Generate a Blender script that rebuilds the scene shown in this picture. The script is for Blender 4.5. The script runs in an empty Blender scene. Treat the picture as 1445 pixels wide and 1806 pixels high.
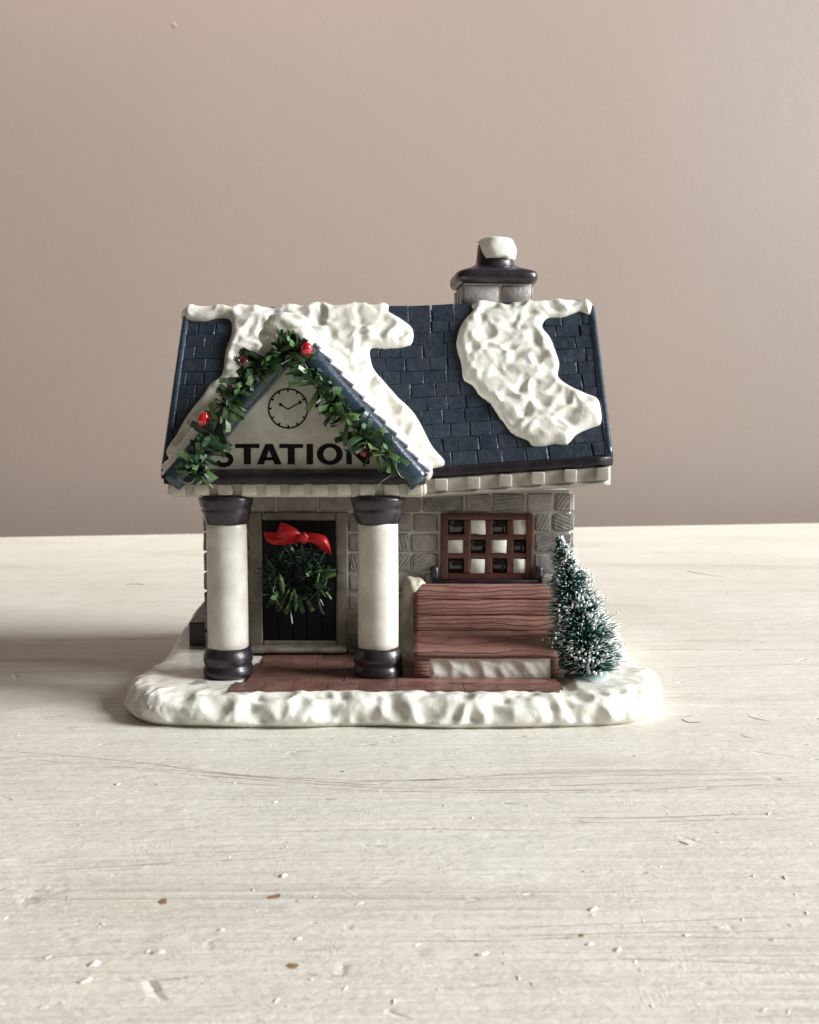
import bpy, math, random
import numpy as np
from mathutils import Vector, Matrix, noise
random.seed(7)
rng = random.Random(11)
scene = bpy.context.scene
col = scene.collection

# ------------------------------------------------------------------ camera, light, exposure
# working units: centimetres, x right, d = distance in front of the camera, z above the table
F, CX, CY = 1900.0, 722.5, 903.0          # focal length and centre of the photograph in its pixels
HORIZON, CAMZ, OFF = 760.0, 9.85, 43.0
PITCH = math.atan((CY - HORIZON) / F)
cam = bpy.data.cameras.new('camera')
cam_o = bpy.data.objects.new('camera', cam); col.objects.link(cam_o)
cam.sensor_fit = 'VERTICAL'; cam.sensor_height = 24.0; cam.lens = F / 1806.0 * 24.0
cam.clip_start = 0.01; cam.clip_end = 50
cam_o.location = (0, -OFF * .01, CAMZ * .01)
cam_o.rotation_euler = (math.pi / 2 - PITCH, 0, 0)
cam.dof.use_dof = True; cam.dof.focus_distance = 0.385; cam.dof.aperture_fstop = cam.lens / 1.0
scene.camera = cam_o

world = bpy.data.worlds.new('World'); scene.world = world; world.use_nodes = True
bg = world.node_tree.nodes['Background']
bg.inputs[0].default_value = (1.0, 0.84, 0.66, 1); bg.inputs[1].default_value = 0.088

def area_lamp(name, loc, target, sx, sy, watts, colour):
    l = bpy.data.lights.new(name, 'AREA'); l.shape = 'RECTANGLE'; l.size = sx; l.size_y = sy
    l.energy = watts; l.color = colour
    o = bpy.data.objects.new(name, l); col.objects.link(o); o.location = loc
    o.rotation_euler = (Vector(target) - Vector(loc)).to_track_quat('-Z', 'Z').to_euler()
    return o
area_lamp('window_light', (3.6, -0.62, 1.72), (0, 0.1, 0.10), 1.9, 1.7, 410, (0.975, 0.985, 0.985))
wl = area_lamp('wall_fill', (-0.35, 0.08, 1.38), (-0.3, 0.75, 0.66), 1.2, 0.3, 5.0, (1.0, 0.93, 0.85)); wl.data.spread = math.radians(80)  # added unseen fill, cone narrowed to brighten the upper wall and miss the house

vs = scene.view_settings
vs.view_transform = 'Standard'; vs.look = 'None'; vs.exposure = 0.0; vs.gamma = 1.0
scene.render.engine = 'CYCLES'

# ------------------------------------------------------------------ helpers
def ray(px, py):
    dx, dy = (px - CX) / F, (CY - py) / F
    c, s = math.cos(PITCH), math.sin(PITCH)
    return Vector((dx, c + dy * s, -s + dy * c))
def at(px, py, d):
    r = ray(px, py); k = d / r.y
    return Vector((r.x * k, d, CAMZ + r.z * k))
def on_z(px, py, z):
    r = ray(px, py); k = (z - CAMZ) / r.z
    return Vector((r.x * k, r.y * k, z))
def W(p, org=(0, 0, 0)):
    return Vector((p[0] - org[0], p[1] - org[1], p[2] - org[2])) * .01

ORG = {}
def thing(name, org, label, cat, group=None):
    o = bpy.data.objects.new(name, None); col.objects.link(o)
    o.empty_display_size = .01
    o.location = Vector((org[0], org[1] - OFF, org[2])) * .01
    o['label'] = label; o['category'] = cat
    if group: o['group'] = group
    ORG[o.name] = Vector(org)
    return o

class MB:
    def __init__(s): s.v = []; s.f = []
    def add(s, verts, faces):
        b = len(s.v); s.v += [Vector(p) for p in verts]; s.f += [tuple(i + b for i in f) for f in faces]
    def grid(s, rows, close_u=False):
        n = len(rows[0]); v = [p for r in rows for p in r]; f = []
        for i in range(len(rows) - 1):
            for j in range(n if close_u else n - 1):
                k = (j + 1) % n
                f.append((i * n + j, i * n + k, (i + 1) * n + k, (i + 1) * n + j))
        s.add(v, f)
    def box(s, c, hx, hy, hz, bev=.03, ax=(1, 0, 0), ay=(0, 1, 0), az=(0, 0, 1), jit=0, taper=1.0):
        """chamfered box round c; half sizes along the axes; taper shrinks the +az end"""
        c, ax, ay, az = Vector(c), Vector(ax), Vector(ay), Vector(az)
        bev = min(bev, hx * .9, hy * .9, hz * .9)
        rings = []
        for (ix, z) in ((bev, -hz), (0, -hz + bev), (0, hz - bev), (bev, hz)):
            t = taper if z > 0 else 1
            x, y = hx * t, hy * t
            ch = bev * .999
            a, b = x - ix, y - ix
            if ix == 0:
                pts = [(-a, -b + ch), (-a + ch, -b), (a - ch, -b), (a, -b + ch), (a, b - ch), (a - ch, b), (-a + ch, b), (-a, b - ch)]
            else:
                pts = [(-a, -b), (-a, -b), (a, -b), (a, -b), (a, b), (a, b), (-a, b), (-a, b)]
            rings.append((pts, z))
        base = len(s.v)
        idx = []
        for pts, z in rings:
            row = []; seen = {}
            for (x, y) in pts:
                key = (round(x, 6), round(y, 6))
                if key not in seen:
                    seen[key] = len(s.v)
                    j = Vector((rng.uniform(-jit, jit), rng.uniform(-jit, jit), rng.uniform(-jit, jit))) if jit else Vector()
                    s.v.append(c + ax * x + ay * y + az * z + j)
                row.append(seen[key])
            idx.append(row)
        for i in range(3):
            for j in range(8):
                k = (j + 1) % 8
                f = []
                for q in (idx[i][j], idx[i][k], idx[i + 1][k], idx[i + 1][j]):
                    if q not in f: f.append(q)
                if len(f) > 2: s.f.append(tuple(f))
        s.f.append(tuple(reversed(idx[0][::2]))); s.f.append(tuple(idx[3][::2]))
    def lathe(s, c, prof, n=44, wob=0, seed=0, cap=True):
        rows = []
        for (r, z) in prof:
            row = []
            for j in range(n):
                a = 2 * math.pi * j / n
                k = r
                if wob: k += wob * noise.noise(Vector((math.cos(a) * r * 1.6 + seed, math.sin(a) * r * 1.6, z * 2.2 + seed)))
                row.append((c[0] + math.cos(a) * k, c[1] + math.sin(a) * k, c[2] + z))
            rows.append(row)
        b = len(s.v); s.grid(rows, True)
        if cap:
            s.f.append(tuple(reversed(range(b, b + n)))); m = b + (len(rows) - 1) * n; s.f.append(tuple(range(m, m + n)))
    def tube(s, pts, r, n=6, r1=None):
        rows = []
        m = len(pts)
        for i, p in enumerate(pts):
            p = Vector(p); t = (Vector(pts[min(i + 1, m - 1)]) - Vector(pts[max(i - 1, 0)])).normalized()
            u = t.cross(Vector((.3, .9, .2))).normalized(); w = t.cross(u)
            k = r if r1 is None else r + (r1 - r) * i / (m - 1)
            rows.append([p + u * math.cos(2 * math.pi * j / n) * k + w * math.sin(2 * math.pi * j / n) * k for j in range(n)])
        b = len(s.v); s.grid(rows, True)
        s.f.append(tuple(range(b, b + n))); e = b + (m - 1) * n; s.f.append(tuple(reversed(range(e, e + n))))
    def blob(s, c, rx, ry, rz, n=12, m=8, wob=0, seed=0, rot=None):
        rows = []
        for i in range(m + 1):
            a = math.pi * i / m; row = []
            for j in range(n):
                b = 2 * math.pi * j / n
                p = Vector((math.sin(a) * math.cos(b), math.sin(a) * math.sin(b), math.cos(a)))
                k = 1 + (wob * noise.noise(p * 1.7 + Vector((seed, seed * .7, 0))) if wob else 0)
                q = Vector((p.x * rx, p.y * ry, p.z * rz)) * k
                if rot: q = rot @ q
                row.append(Vector(c) + q)
            rows.append(row)
        s.grid(rows, True)
    def prism(s, poly, d0, d1):
        """polygon of (x,z) pushed from depth d0 (front) to d1"""
        n = len(poly); b = len(s.v)
        for d in (d0, d1):
            for (x, z) in poly: s.v.append(Vector((x, d, z)))
        s.f.append(tuple(range(b, b + n))); s.f.append(tuple(reversed(range(b + n, b + 2 * n))))
        for j in range(n):
            k = (j + 1) % n; s.f.append((b + j, b + n + j, b + n + k, b + k))
    def mesh(s, name, mat, org, smooth=True):
        me = bpy.data.meshes.new(name)
        me.from_pydata([tuple(W(p, org)) for p in s.v], [], s.f)
        me.validate(); me.update()
        import bmesh
        bm = bmesh.new(); bm.from_mesh(me); bmesh.ops.recalc_face_normals(bm, faces=bm.faces); bm.to_mesh(me); bm.free()
        me.materials.append(mat)
        if smooth: me.polygons.foreach_set('use_smooth', [True] * len(me.polygons))
        return me
    def build(s, name, mat, parent=None, smooth=True, wn=False, org=None):
        og = ORG[parent.name] if parent else Vector(org if org else (0, OFF, 0))
        me = s.mesh(name, mat, og, smooth)
        o = bpy.data.objects.new(name, me); col.objects.link(o)
        if parent: o.parent = parent
        else: o.location = Vector((og[0], og[1] - OFF, og[2])) * .01
        ORG[o.name] = og
        if wn:
            m = o.modifiers.new('normals', 'WEIGHTED_NORMAL'); m.keep_sharp = False; m.weight = 90
        return o

def inst(name, me, parent, p, ex, ey, ez, wn=False):
    """object sharing mesh me, at point p (cm) with axes ex, ey, ez"""
    o = bpy.data.objects.new(name, me); col.objects.link(o); o.parent = parent
    ORG[o.name] = ORG[parent.name]
    l = W(p, ORG[parent.name])
    o.matrix_local = Matrix(((ex[0], ey[0], ez[0], l[0]), (ex[1], ey[1], ez[1], l[1]), (ex[2], ey[2], ez[2], l[2]), (0, 0, 0, 1)))
    if wn:
        m = o.modifiers.new('normals', 'WEIGHTED_NORMAL'); m.weight = 90
    return o

def catmull(pts, sub=5, closed=True):
    out = []; n = len(pts)
    for i in range(n if closed else n - 1):
        p = [np.array(pts[(i + k) % n] if closed else pts[min(max(i + k, 0), n - 1)], float) for k in (-1, 0, 1, 2)]
        for k in range(sub):
            t = k / sub
            out.append(.5 * ((2 * p[1]) + (-p[0] + p[2]) * t + (2 * p[0] - 5 * p[1] + 4 * p[2] - p[3]) * t * t + (-p[0] + 3 * p[1] - 3 * p[2] + p[3]) * t ** 3))
    if not closed: out.append(np.array(pts[-1], float))
    return out

# ------------------------------------------------------------------ materials
class NT:
    def __init__(s, name):
        s.m = bpy.data.materials.new(name); s.m.use_nodes = True
        s.t = s.m.node_tree; s.b = s.t.nodes['Principled BSDF']
    def n(s, kind, **kw):
        x = s.t.nodes.new(kind)
        for k, v in kw.items():
            if k in x.inputs: x.inputs[k].default_value = v
            else: setattr(x, k, v)
        return x
    def l(s, a, b): s.t.links.new(a, b)
    def pos(s, scale=(1, 1, 1)):
        g = s.n('ShaderNodeNewGeometry'); v = s.n('ShaderNodeVectorMath', operation='MULTIPLY')
        s.l(g.outputs['Position'], v.inputs[0]); v.inputs[1].default_value = [100 * k for k in scale]
        return v.outputs[0]
    def noise(s, scale, detail=4, rough=.55, vec=None, dist=0):
        x = s.n('ShaderNodeTexNoise', Scale=scale, Detail=detail, Roughness=rough, Distortion=dist)
        s.l(vec if vec else s.pos(), x.inputs['Vector']); return x.outputs['Fac']
    def ramp(s, fac, *stops):
        x = s.n('ShaderNodeValToRGB'); e = x.color_ramp.elements
        while len(e) < len(stops): e.new(.5)
        for i, (p, c) in enumerate(stops):
            e[i].position = p; e[i].color = (c, c, c, 1) if isinstance(c, (int, float)) else (*c, 1)
        s.l(fac, x.inputs[0]); return x.outputs[0]
    def mix(s, fac, a, b, blend='MIX'):
        x = s.n('ShaderNodeMix', data_type='RGBA', blend_type=blend)
        for sock, v in ((x.inputs[0], fac), (x.inputs[6], a), (x.inputs[7], b)):
            if isinstance(v, bpy.types.NodeSocket): s.l(v, sock)
            elif isinstance(v, (int, float)): sock.default_value = v
            else: sock.default_value = (*v, 1)
        return x.outputs[2]
    def math(s, op, a, b=0):
        x = s.n('ShaderNodeMath', operation=op)
        for i, v in enumerate((a, b)):
            if isinstance(v, bpy.types.NodeSocket): s.l(v, x.inputs[i])
            else: x.inputs[i].default_value = v
        return x.outputs[0]
    def rand(s): return s.n('ShaderNodeObjectInfo').outputs['Random']
    def bump(s, h, strength, dist_cm):
        x = s.n('ShaderNodeBump', Strength=strength, Distance=dist_cm * .01)
        s.l(h, x.inputs['Height'])
        if s.b.inputs['Normal'].is_linked: s.l(s.b.inputs['Normal'].links[0].from_socket, x.inputs['Normal'])
        s.l(x.outputs[0], s.b.inputs['Normal'])
    def out(s, colour=None, rough=.4, spec=.5, coat=0, coat_rough=.1):
        b = s.b
        if colour is not None:
            if isinstance(colour, bpy.types.NodeSocket): s.l(colour, b.inputs['Base Color'])
            else: b.inputs['Base Color'].default_value = (*colour, 1)
        if isinstance(rough, bpy.types.NodeSocket): s.l(rough, b.inputs['Roughness'])
        else: b.inputs['Roughness'].default_value = rough
        b.inputs['Specular IOR Level'].default_value = spec
        b.inputs['Coat Weight'].default_value = coat; b.inputs['Coat Roughness'].default_value = coat_rough
        return s.m

def glazed(name, dark, light, scale=1.6, rough=.32, coat=.25, fine=.35, rnd=0.0, bump=.02):
    t = NT(name)
    f = t.noise(scale, 5, .6)
    c = t.mix(t.ramp(f, (.32, 0), (.68, 1)), dark, light)
    if rnd:
        c = t.mix(t.math('MULTIPLY', t.rand(), rnd), c, tuple(min(1, k * .45) for k in dark))
    t.bump(t.noise(9, 3, .6), fine, bump)
    r = t.ramp(t.noise(3.1, 3), (.3, rough * .75), (.7, rough * 1.3))
    return t.out(c, r, .5, coat, .12)

M = {}
def snow_glaze():
    t = NT('snow_glaze')
    c = t.mix(t.ramp(t.noise(1.1, 5, .6), (.32, 0), (.68, 1)), (.75, .735, .66), (.85, .84, .775))
    c = t.mix(t.ramp(t.noise(2.6, 5, .7), (.58, 0), (.76, .35)), c, (.56, .52, .40))
    t.bump(t.noise(3.2, 4, .6), .5, .05); t.bump(t.noise(11, 3, .6), .35, .02)
    return t.out(c, t.ramp(t.noise(3.1, 3), (.3, .2), (.7, .4)), .5, .4, .1)
M['snow'] = snow_glaze()
M['cream'] = glazed('cream_glaze', (.50, .47, .39), (.66, .63, .54), 1.6, .38, .15, .4)
M['shaft'] = glazed('column_white', (.50, .48, .425), (.68, .66, .60), 1.3, .42, .1, .3)
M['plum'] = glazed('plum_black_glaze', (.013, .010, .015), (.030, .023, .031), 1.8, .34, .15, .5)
M['black'] = glazed('black_glaze', (.003, .003, .0035), (.007, .007, .008), 2, .5, .0, .5)
M['rake'] = glazed('rake_blue', (.020, .036, .056), (.040, .068, .098), 1.4, .26, .3, .5)
M['trim'] = glazed('eave_trim', (.010, .008, .011), (.028, .021, .028), 2.2, .36, .1, .6)
M['paving'] = glazed('red_brown_paving', (.12, .055, .045), (.22, .115, .09), 1.7, .42, .15, .6, .25)
M['redframe'] = glazed('window_frame_red', (.045, .012, .009), (.10, .028, .02), 2.2, .34, .2, .5)
M['panewhite'] = glazed('white_pane_glaze', (.62, .60, .53), (.74, .72, .65), 2, .25, .4, .3)
M['paneblack'] = glazed('dark_pane_glaze', (.004, .004, .005), (.009, .008, .009), 2, .15, .6, .2)
M['black'].node_tree.nodes['Principled BSDF'].inputs['Specular IOR Level'].default_value = .2
M['trim'].node_tree.nodes['Principled BSDF'].inputs['Specular IOR Level'].default_value = .25
M['joint'] = glazed('slate_joint', (.012, .017, .025), (.022, .030, .042), 2, .55, 0, .5)
M['mortar'] = glazed('pale_mortar', (.56, .53, .48), (.70, .675, .62), 1.6, .5, .05, .6)
M['band'] = glazed('eave_band_grey', (.33, .31, .27), (.52, .495, .44), 1.3, .4, .1, .5)
M['surround'] = glazed('surround_stone', (.13, .115, .09), (.27, .245, .20), 1.5, .5, .05, .6)
M['ivory'] = glazed('greenish_ivory', (.42, .40, .31), (.60, .58, .48), 1.2, .4, .1, .5)  # greenish white tone of the drift left of the bench

def slate():
    t = NT('slate_blue_shingle')
    r = t.rand()
    a = t.mix(t.math('MULTIPLY', r, 1.0), (.014, .026, .042), (.027, .042, .061))
    c = t.mix(t.ramp(t.noise(1.1, 5, .65), (.42, 0), (.75, .75)), a, (.034, .036, .054))
    c = t.mix(t.ramp(t.noise(6.5, 4, .7), (.54, 0), (.8, .45)), c, (.085, .085, .105))
    t.bump(t.noise(5, 4, .6), .6, .04); t.bump(t.noise(1.7, 3), .7, .09)
    return t.out(c, t.ramp(t.noise(2.7, 3), (.3, .30), (.7, .52)), .45, .15, .18)
M['slate'] = slate()

def porch_tile():
    t = NT('greyed_lavender_tile')
    c = t.mix(t.ramp(t.noise(4, 5, .7), (.3, 0), (.7, 1)), (.07, .075, .10), (.20, .19, .23))
    t.bump(t.noise(9, 3), .6, .03)
    return t.out(c, .4, .5, .2)
M['ptile'] = porch_tile()

def stone():
    t = NT('grey_stone_block')
    r = t.rand()
    c = t.mix(r, (.165, .155, .152), (.30, .275, .262))
    c = t.mix(t.ramp(t.noise(3.2, 5, .7), (.4, 0), (.72, .8)), c, (.42, .40, .37))
    c = t.mix(t.ramp(t.noise(1.3, 3, .6), (.5, 0), (.8, .5)), c, (.13, .105, .085))
    # tooling: hatched strokes at a different angle on each block, absent on some
    vr = t.n('ShaderNodeVectorRotate', rotation_type='Y_AXIS')
    t.l(t.pos(), vr.inputs['Vector']); t.l(t.math('MULTIPLY', r, 9.0), vr.inputs['Angle'])
    wv = t.n('ShaderNodeTexWave', Scale=2.3, Distortion=2.4, Detail=3)
    t.l(vr.outputs[0], wv.inputs['Vector'])
    on = t.math('GREATER_THAN', t.math('FRACT', t.math('MULTIPLY', r, 7.31)), .58)
    h = t.math('MULTIPLY', t.ramp(wv.outputs['Fac'], (.35, 0), (.65, 1)), on)
    c = t.mix(t.math('MULTIPLY', t.math('SUBTRACT', on, h), .35), c, (.10, .088, .08))
    t.bump(h, .8, .05); t.bump(t.noise(5, 4, .65), .7, .05)
    return t.out(c, t.ramp(t.noise(2.7, 3), (.3, .35), (.7, .6)), .5, .15)
M['stone'] = stone()

def bench_wood():
    t = NT('red_brown_carved_wood')
    v = t.pos((.45, 1, 1))
    d = t.n('ShaderNodeTexNoise', Scale=.75, Detail=3); t.l(v, d.inputs['Vector'])
    add = t.n('ShaderNodeVectorMath', operation='MULTIPLY_ADD'); t.l(d.outputs['Color'], add.inputs[0])
    add.inputs[1].default_value = (.0, .2, .45); t.l(v, add.inputs[2])
    wv = t.n('ShaderNodeTexWave', bands_direction='Z', Scale=2.1, Distortion=1.3, Detail=3); wv.inputs['Detail Scale'].default_value = .8
    t.l(add.outputs[0], wv.inputs['Vector'])
    g = t.ramp(wv.outputs['Fac'], (.06, 0), (.2, 1))
    fine = t.ramp(t.noise(3, 3, .6, t.pos((.12, 2, 2.2))), (.36, 0), (.46, 1))
    h = t.math('MULTIPLY', g, t.math('ADD', t.math('MULTIPLY', fine, .5), .5))
    c = t.mix(t.ramp(t.noise(.9, 4), (.3, 0), (.7, 1)), (.19, .085, .068), (.31, .165, .132))
    c = t.mix(h, (.135, .055, .042), c)
    t.bump(h, .7, .06)
    return t.out(c, .42, .5, .12)
M['bench'] = bench_wood()

def panel():
    t = NT('gable_panel_cream')
    c = t.mix(t.ramp(t.noise(1.4, 5, .65), (.35, 0), (.7, 1)), (.50, .48, .415), (.68, .66, .585))
    c = t.mix(t.ramp(t.noise(7, 4, .7), (.58, 0), (.75, .4)), c, (.27, .255, .22))
    t.bump(t.noise(6, 3), .3, .03)
    return t.out(c, .45, .5, .1)
M['panel'] = panel()
M['print'] = NT('black_print').out((.004, .0035, .004), .6, .2)

def leafy(name, a, b, rough=.32, tl=.15):
    t = NT(name)
    c = t.mix(t.rand(), a, b)
    m = t.out(c, rough, .55)
    return m
M['strip'] = leafy('green_foil_strip', (.012, .045, .014), (.135, .235, .085), .36)
M['stripdark'] = leafy('dark_green_strip', (.010, .030, .016), (.022, .055, .028), .35)
M['needle'] = leafy('wreath_needle', (.010, .034, .020), (.032, .078, .042), .4)
M['leaf'] = leafy('olive_leaf', (.035, .075, .022), (.085, .14, .04), .35)
def berry():
    t = NT('berry_red'); t.b.inputs['Base Color'].default_value = (.62, .008, .02, 1)
    return t.out((.62, .008, .02), .12, .6, .8, .05)
M['berry'] = berry()
M['darkberry'] = NT('dark_berry_red').out((.16, .006, .015), .2, .5, .4)
def ribbon():
    t = NT('red_satin_ribbon')
    t.bump(t.noise(4, 3, .6, t.pos((.3, 1, 3))), .3, .02)
    return t.out((.52, .008, .014), .38, .5)
M['ribbon'] = ribbon()
M['wire'] = NT('dark_wire').out((.02, .028, .02), .4, .5)
M['glue'] = NT('clear_glue_thread').out((.36, .36, .33), .2, .5, .3)
def bristle():
    t = NT('teal_green_bristle')
    c = t.mix(t.noise(2.2, 3), (.006, .058, .050), (.055, .21, .175))
    return t.out(c, .45, .5)
M['bristle'] = bristle()
M['frost'] = NT('white_flock').out((.80, .83, .82), .7, .3)
M['mintbase'] = glazed('pale_mint_glue', (.45, .58, .56), (.62, .74, .73), 2, .4, .1)
M['trunkwire'] = NT('twisted_wire').out((.25, .30, .33), .3, .6)

def table_paint():
    t = NT('chalky_white_paint')
    c = t.mix(t.ramp(t.noise(.10, 5, .6), (.35, 0), (.68, 1)), (.685, .665, .582), (.755, .738, .668))
    # worn grain: long thin streaks along the boards
    warp = t.pos((.010, 2.6, 1))
    s1 = t.noise(1.0, 6, .62, warp, .15)
    zone = t.ramp(t.noise(.16, 3, .5, t.pos((.25, 1, 1))), (.52, 0), (.66, 1))
    line = t.math('MULTIPLY', t.ramp(s1, (.50, 0), (.53, 1), (.55, 1), (.58, 0)), zone)
    s2 = t.noise(2.6, 5, .65, t.pos((.02, 1.9, 1)), .1)
    line2 = t.math('MULTIPLY', t.ramp(s2, (.44, 0), (.47, 1), (.49, 0)), zone)
    lines = t.math('MAXIMUM', line, line2)
    c = t.mix(t.math('MULTIPLY', lines, .45), c, (.40, .31, .235))
    c = t.mix(t.math('MULTIPLY', t.ramp(t.noise(.5, 4, .6, t.pos((.08, 1, 1))), (.5, 0), (.8, 1)), .3), c, (.56, .51, .42))
    # brushed relief
    fine = t.noise(4.2, 5, .65, t.pos((.35, 1, 1)))
    patch = t.ramp(t.noise(.35, 2), (.45, .15), (.62, 1))
    wv = t.n('ShaderNodeTexWave', Scale=2.9, Distortion=9.0, Detail=3); t.l(t.pos((1, .55, 1)), wv.inputs['Vector'])
    wv.inputs['Detail Scale'].default_value = 1.5
    ppatch = t.ramp(t.noise(.9, 3), (.52, 0), (.64, 1))
    brush = t.math('MULTIPLY', t.math('MULTIPLY', wv.outputs['Fac'], ppatch), patch)
    t.bump(t.noise(.55, 4, .6, t.pos((.2, 1, 1))), .6, .25)
    t.bump(t.noise(1.6, 5, .7, t.pos((.30, 1, 1)), .6), .6, .09)
    t.bump(t.noise(5.5, 4, .7, t.pos((.5, 1, 1)), .3), .7, .05)
    ridge = t.ramp(t.noise(2.2, 4, .6, t.pos((.035, 1.2, 1)), .2), (.44, 0), (.50, 1), (.56, 0))
    t.bump(ridge, .45, .05)
    t.bump(brush, .16, .02)
    t.bump(t.math('SUBTRACT', 1, lines), .45, .03)
    cr = t.n('ShaderNodeTexVoronoi', feature='DISTANCE_TO_EDGE', Scale=.42); t.l(t.pos((.35, 1, 1)), cr.inputs['Vector'])
    crk = t.math('MULTIPLY', t.ramp(cr.outputs['Distance'], (.0, 1), (.02, 0)), t.ramp(t.noise(.6, 3), (.58, 0), (.66, 1)))
    t.bump(t.math('SUBTRACT', 1, crk), .8, .05)
    bl = t.n('ShaderNodeTexVoronoi', Scale=.55); t.l(t.pos((.6, 1, 1)), bl.inputs['Vector'])
    t.bump(t.ramp(bl.outputs['Distance'], (.0, 1), (.14, 0)), .5, .05)
    return t.out(c, t.ramp(t.noise(.8, 4), (.3, .40), (.7, .58)), .45)
M['table'] = table_paint()
M['barewood'] = glazed('bare_wood', (.19, .105, .05), (.30, .19, .11), 5, .6, 0, .5)
M['crack'] = NT('dark_crack').out((.10, .08, .06), .7)
M['flake'] = glazed('paint_nib', (.62, .60, .53), (.70, .68, .62), 1, .5, 0, .3)

def wall_paint():
    t = NT('taupe_wall_paint')
    c = t.mix(t.ramp(t.noise(.02, 4, .5), (.35, 0), (.65, 1)), (.222, .178, .153), (.245, .199, .173))
    t.bump(t.noise(1.3, 4, .65), .28, .08)
    t.bump(t.noise(.25, 3, .5, t.pos((1, 1, .35))), .2, .15)
    v = t.n('ShaderNodeTexVoronoi', Scale=.085); t.l(t.pos(), v.inputs['Vector'])
    t.bump(t.ramp(v.outputs['Distance'], (.0, 1), (.03, 0)), .7, .15)
    return t.out(c, .55, .35)
M['wall'] = wall_paint()

# ------------------------------------------------------------------ setting: wall and table
# the table's far edge runs slightly away towards the right
E0, E1 = on_z(0, 947, 0), on_z(1445, 922, 0)
ed = (E1 - E0).normalized(); en = Vector((-ed.y, ed.x, 0))
mid = (E0 + E1) / 2
mb = MB()
def T(u, w, z): p = mid + ed * u + en * w; return (p.x, p.y, z)
mb.add([T(-170, 9, -75), T(170, 9, -75), T(170, 9, 190), T(-170, 9, 190), T(-170, 19, -75), T(170, 19, -75), T(170, 19, 190), T(-170, 19, 190)],
       [(0, 1, 2, 3), (5, 4, 7, 6), (3, 2, 6, 7), (4, 5, 1, 0), (4, 0, 3, 7), (1, 5, 6, 2)])
wall_o = mb.build('wall_back', M['wall'], smooth=False); wall_o['kind'] = 'structure'
mb = MB()
prof = [(-112, -3.2), (-112, -.2), (-111.8, 0), (-.35, 0), (-.1, -.08), (0, -.3), (0, -3.2)]
rows = [[T(u, w, z) for (w, z) in prof] for u in (-90, 75)]
mb.grid(rows, False)
n = len(prof); mb.f.append(tuple(range(n))); mb.f.append(tuple(reversed(range(n, 2 * n)))); mb.f.append((0, n, 2 * n - 1, n - 1))
table = mb.build('table_top', M['table'], smooth=False); table['kind'] = 'structure'

# paint nibs and specks caught in the paint (too small to count): one part of the table
mb = MB()
def nib(p, a, b, h, ang):
    rot = Matrix.Rotation(ang, 3, 'Z')
    mb.blob((p[0], p[1], -.25 * h), a, b, h, 8, 6, .5, rng.random() * 40, rot)
for (px, py, s) in ((485, 1415, .10), (500, 1545, .13), (1046, 1604, .15), (850, 1683, .14), (165, 1700, .16), (280, 1680, .14), (1040, 1665, .10),
                    (1356, 1435, .12), (208, 1383, .12), (1090, 1675, .12), (525, 1656, .1), (150, 1730, .14), (390, 1640, .09), (1210, 1650, .08)):
    nib(on_z(px, py, 0), s, s * .5, s * .4, rng.uniform(.3, 1.1))
for i in range(280):
    d = 15 + 45 * rng.random() ** 1.6; x = rng.uniform(-.45, .45) * d
    if -9.9 < x < 9.2 and 35 < d < 52: continue
    s = rng.uniform(.015, .06) * (1.4 if rng.random() < .12 else 1)
    nib((x, d, 0), s * rng.uniform(1, 2.2), s * .6, s * .40, rng.uniform(0, 3.1))
o = mb.build('paint_nibs', M['table'], table); o['kind'] = 'stuff'
def flat_patch(px, py, w, h, name, mat, seed, rot=0):
    c = on_z(px, py, 0); pts = []
    for j in range(14):
        a = 2 * math.pi * j / 14; k = 1 + .45 * noise.noise(Vector((math.cos(a) * 1.5 + seed, math.sin(a) * 1.5, seed)))
        x, y = math.cos(a) * w * k, math.sin(a) * h * k
        pts.append((c.x + x * math.cos(rot) - y * math.sin(rot), c.y + x * math.sin(rot) + y * math.cos(rot), .004))
    m = MB(); m.add(pts, [tuple(range(14))]); m.build(name, mat, table, smooth=False)
for i, a in enumerate(((288, 1590, .10, .13, .2), (484, 1581, .17, .09, .5), (515, 1703, .12, .10, .1), (1025, 1650, .06, .06, 0))):
    flat_patch(a[0], a[1], a[2], a[3], 'bare_wood_chip', M['barewood'], i * 3.3, a[4])
def crack(pts, r):
    m = MB(); q = [on_z(x, y, 0) for x, y in pts]
    q = [Vector((p.x, p.y, .004)) for p in catmull(q, 4, False) and [Vector(k) for k in catmull(q, 4, False)]]
    L, R = [], []
    for i, p in enumerate(q):
        t = (q[min(i + 1, len(q) - 1)] - q[max(i - 1, 0)]).normalized(); nn = Vector((-t.y, t.x, 0))
        k = r * math.sin(math.pi * (i + .4) / (len(q) - .2)) * (1 + .5 * noise.noise(p * 6))
        L.append(p + nn * k); R.append(p - nn * k)
    m.grid([L, R]); m.build('paint_crack', M['crack'], table, smooth=False)
crack([(1202, 1268), (1214, 1274), (1236, 1274)], .05)
crack([(1318, 1262), (1335, 1268), (1360, 1272)], .03)
crack([(219, 1031), (240, 1030), (258, 1032)], .10)
crack([(1210, 1006), (1230, 1011), (1278, 1018)], .07)
crack([(1305, 1295), (1316, 1300), (1326, 1302)], .02)

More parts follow.
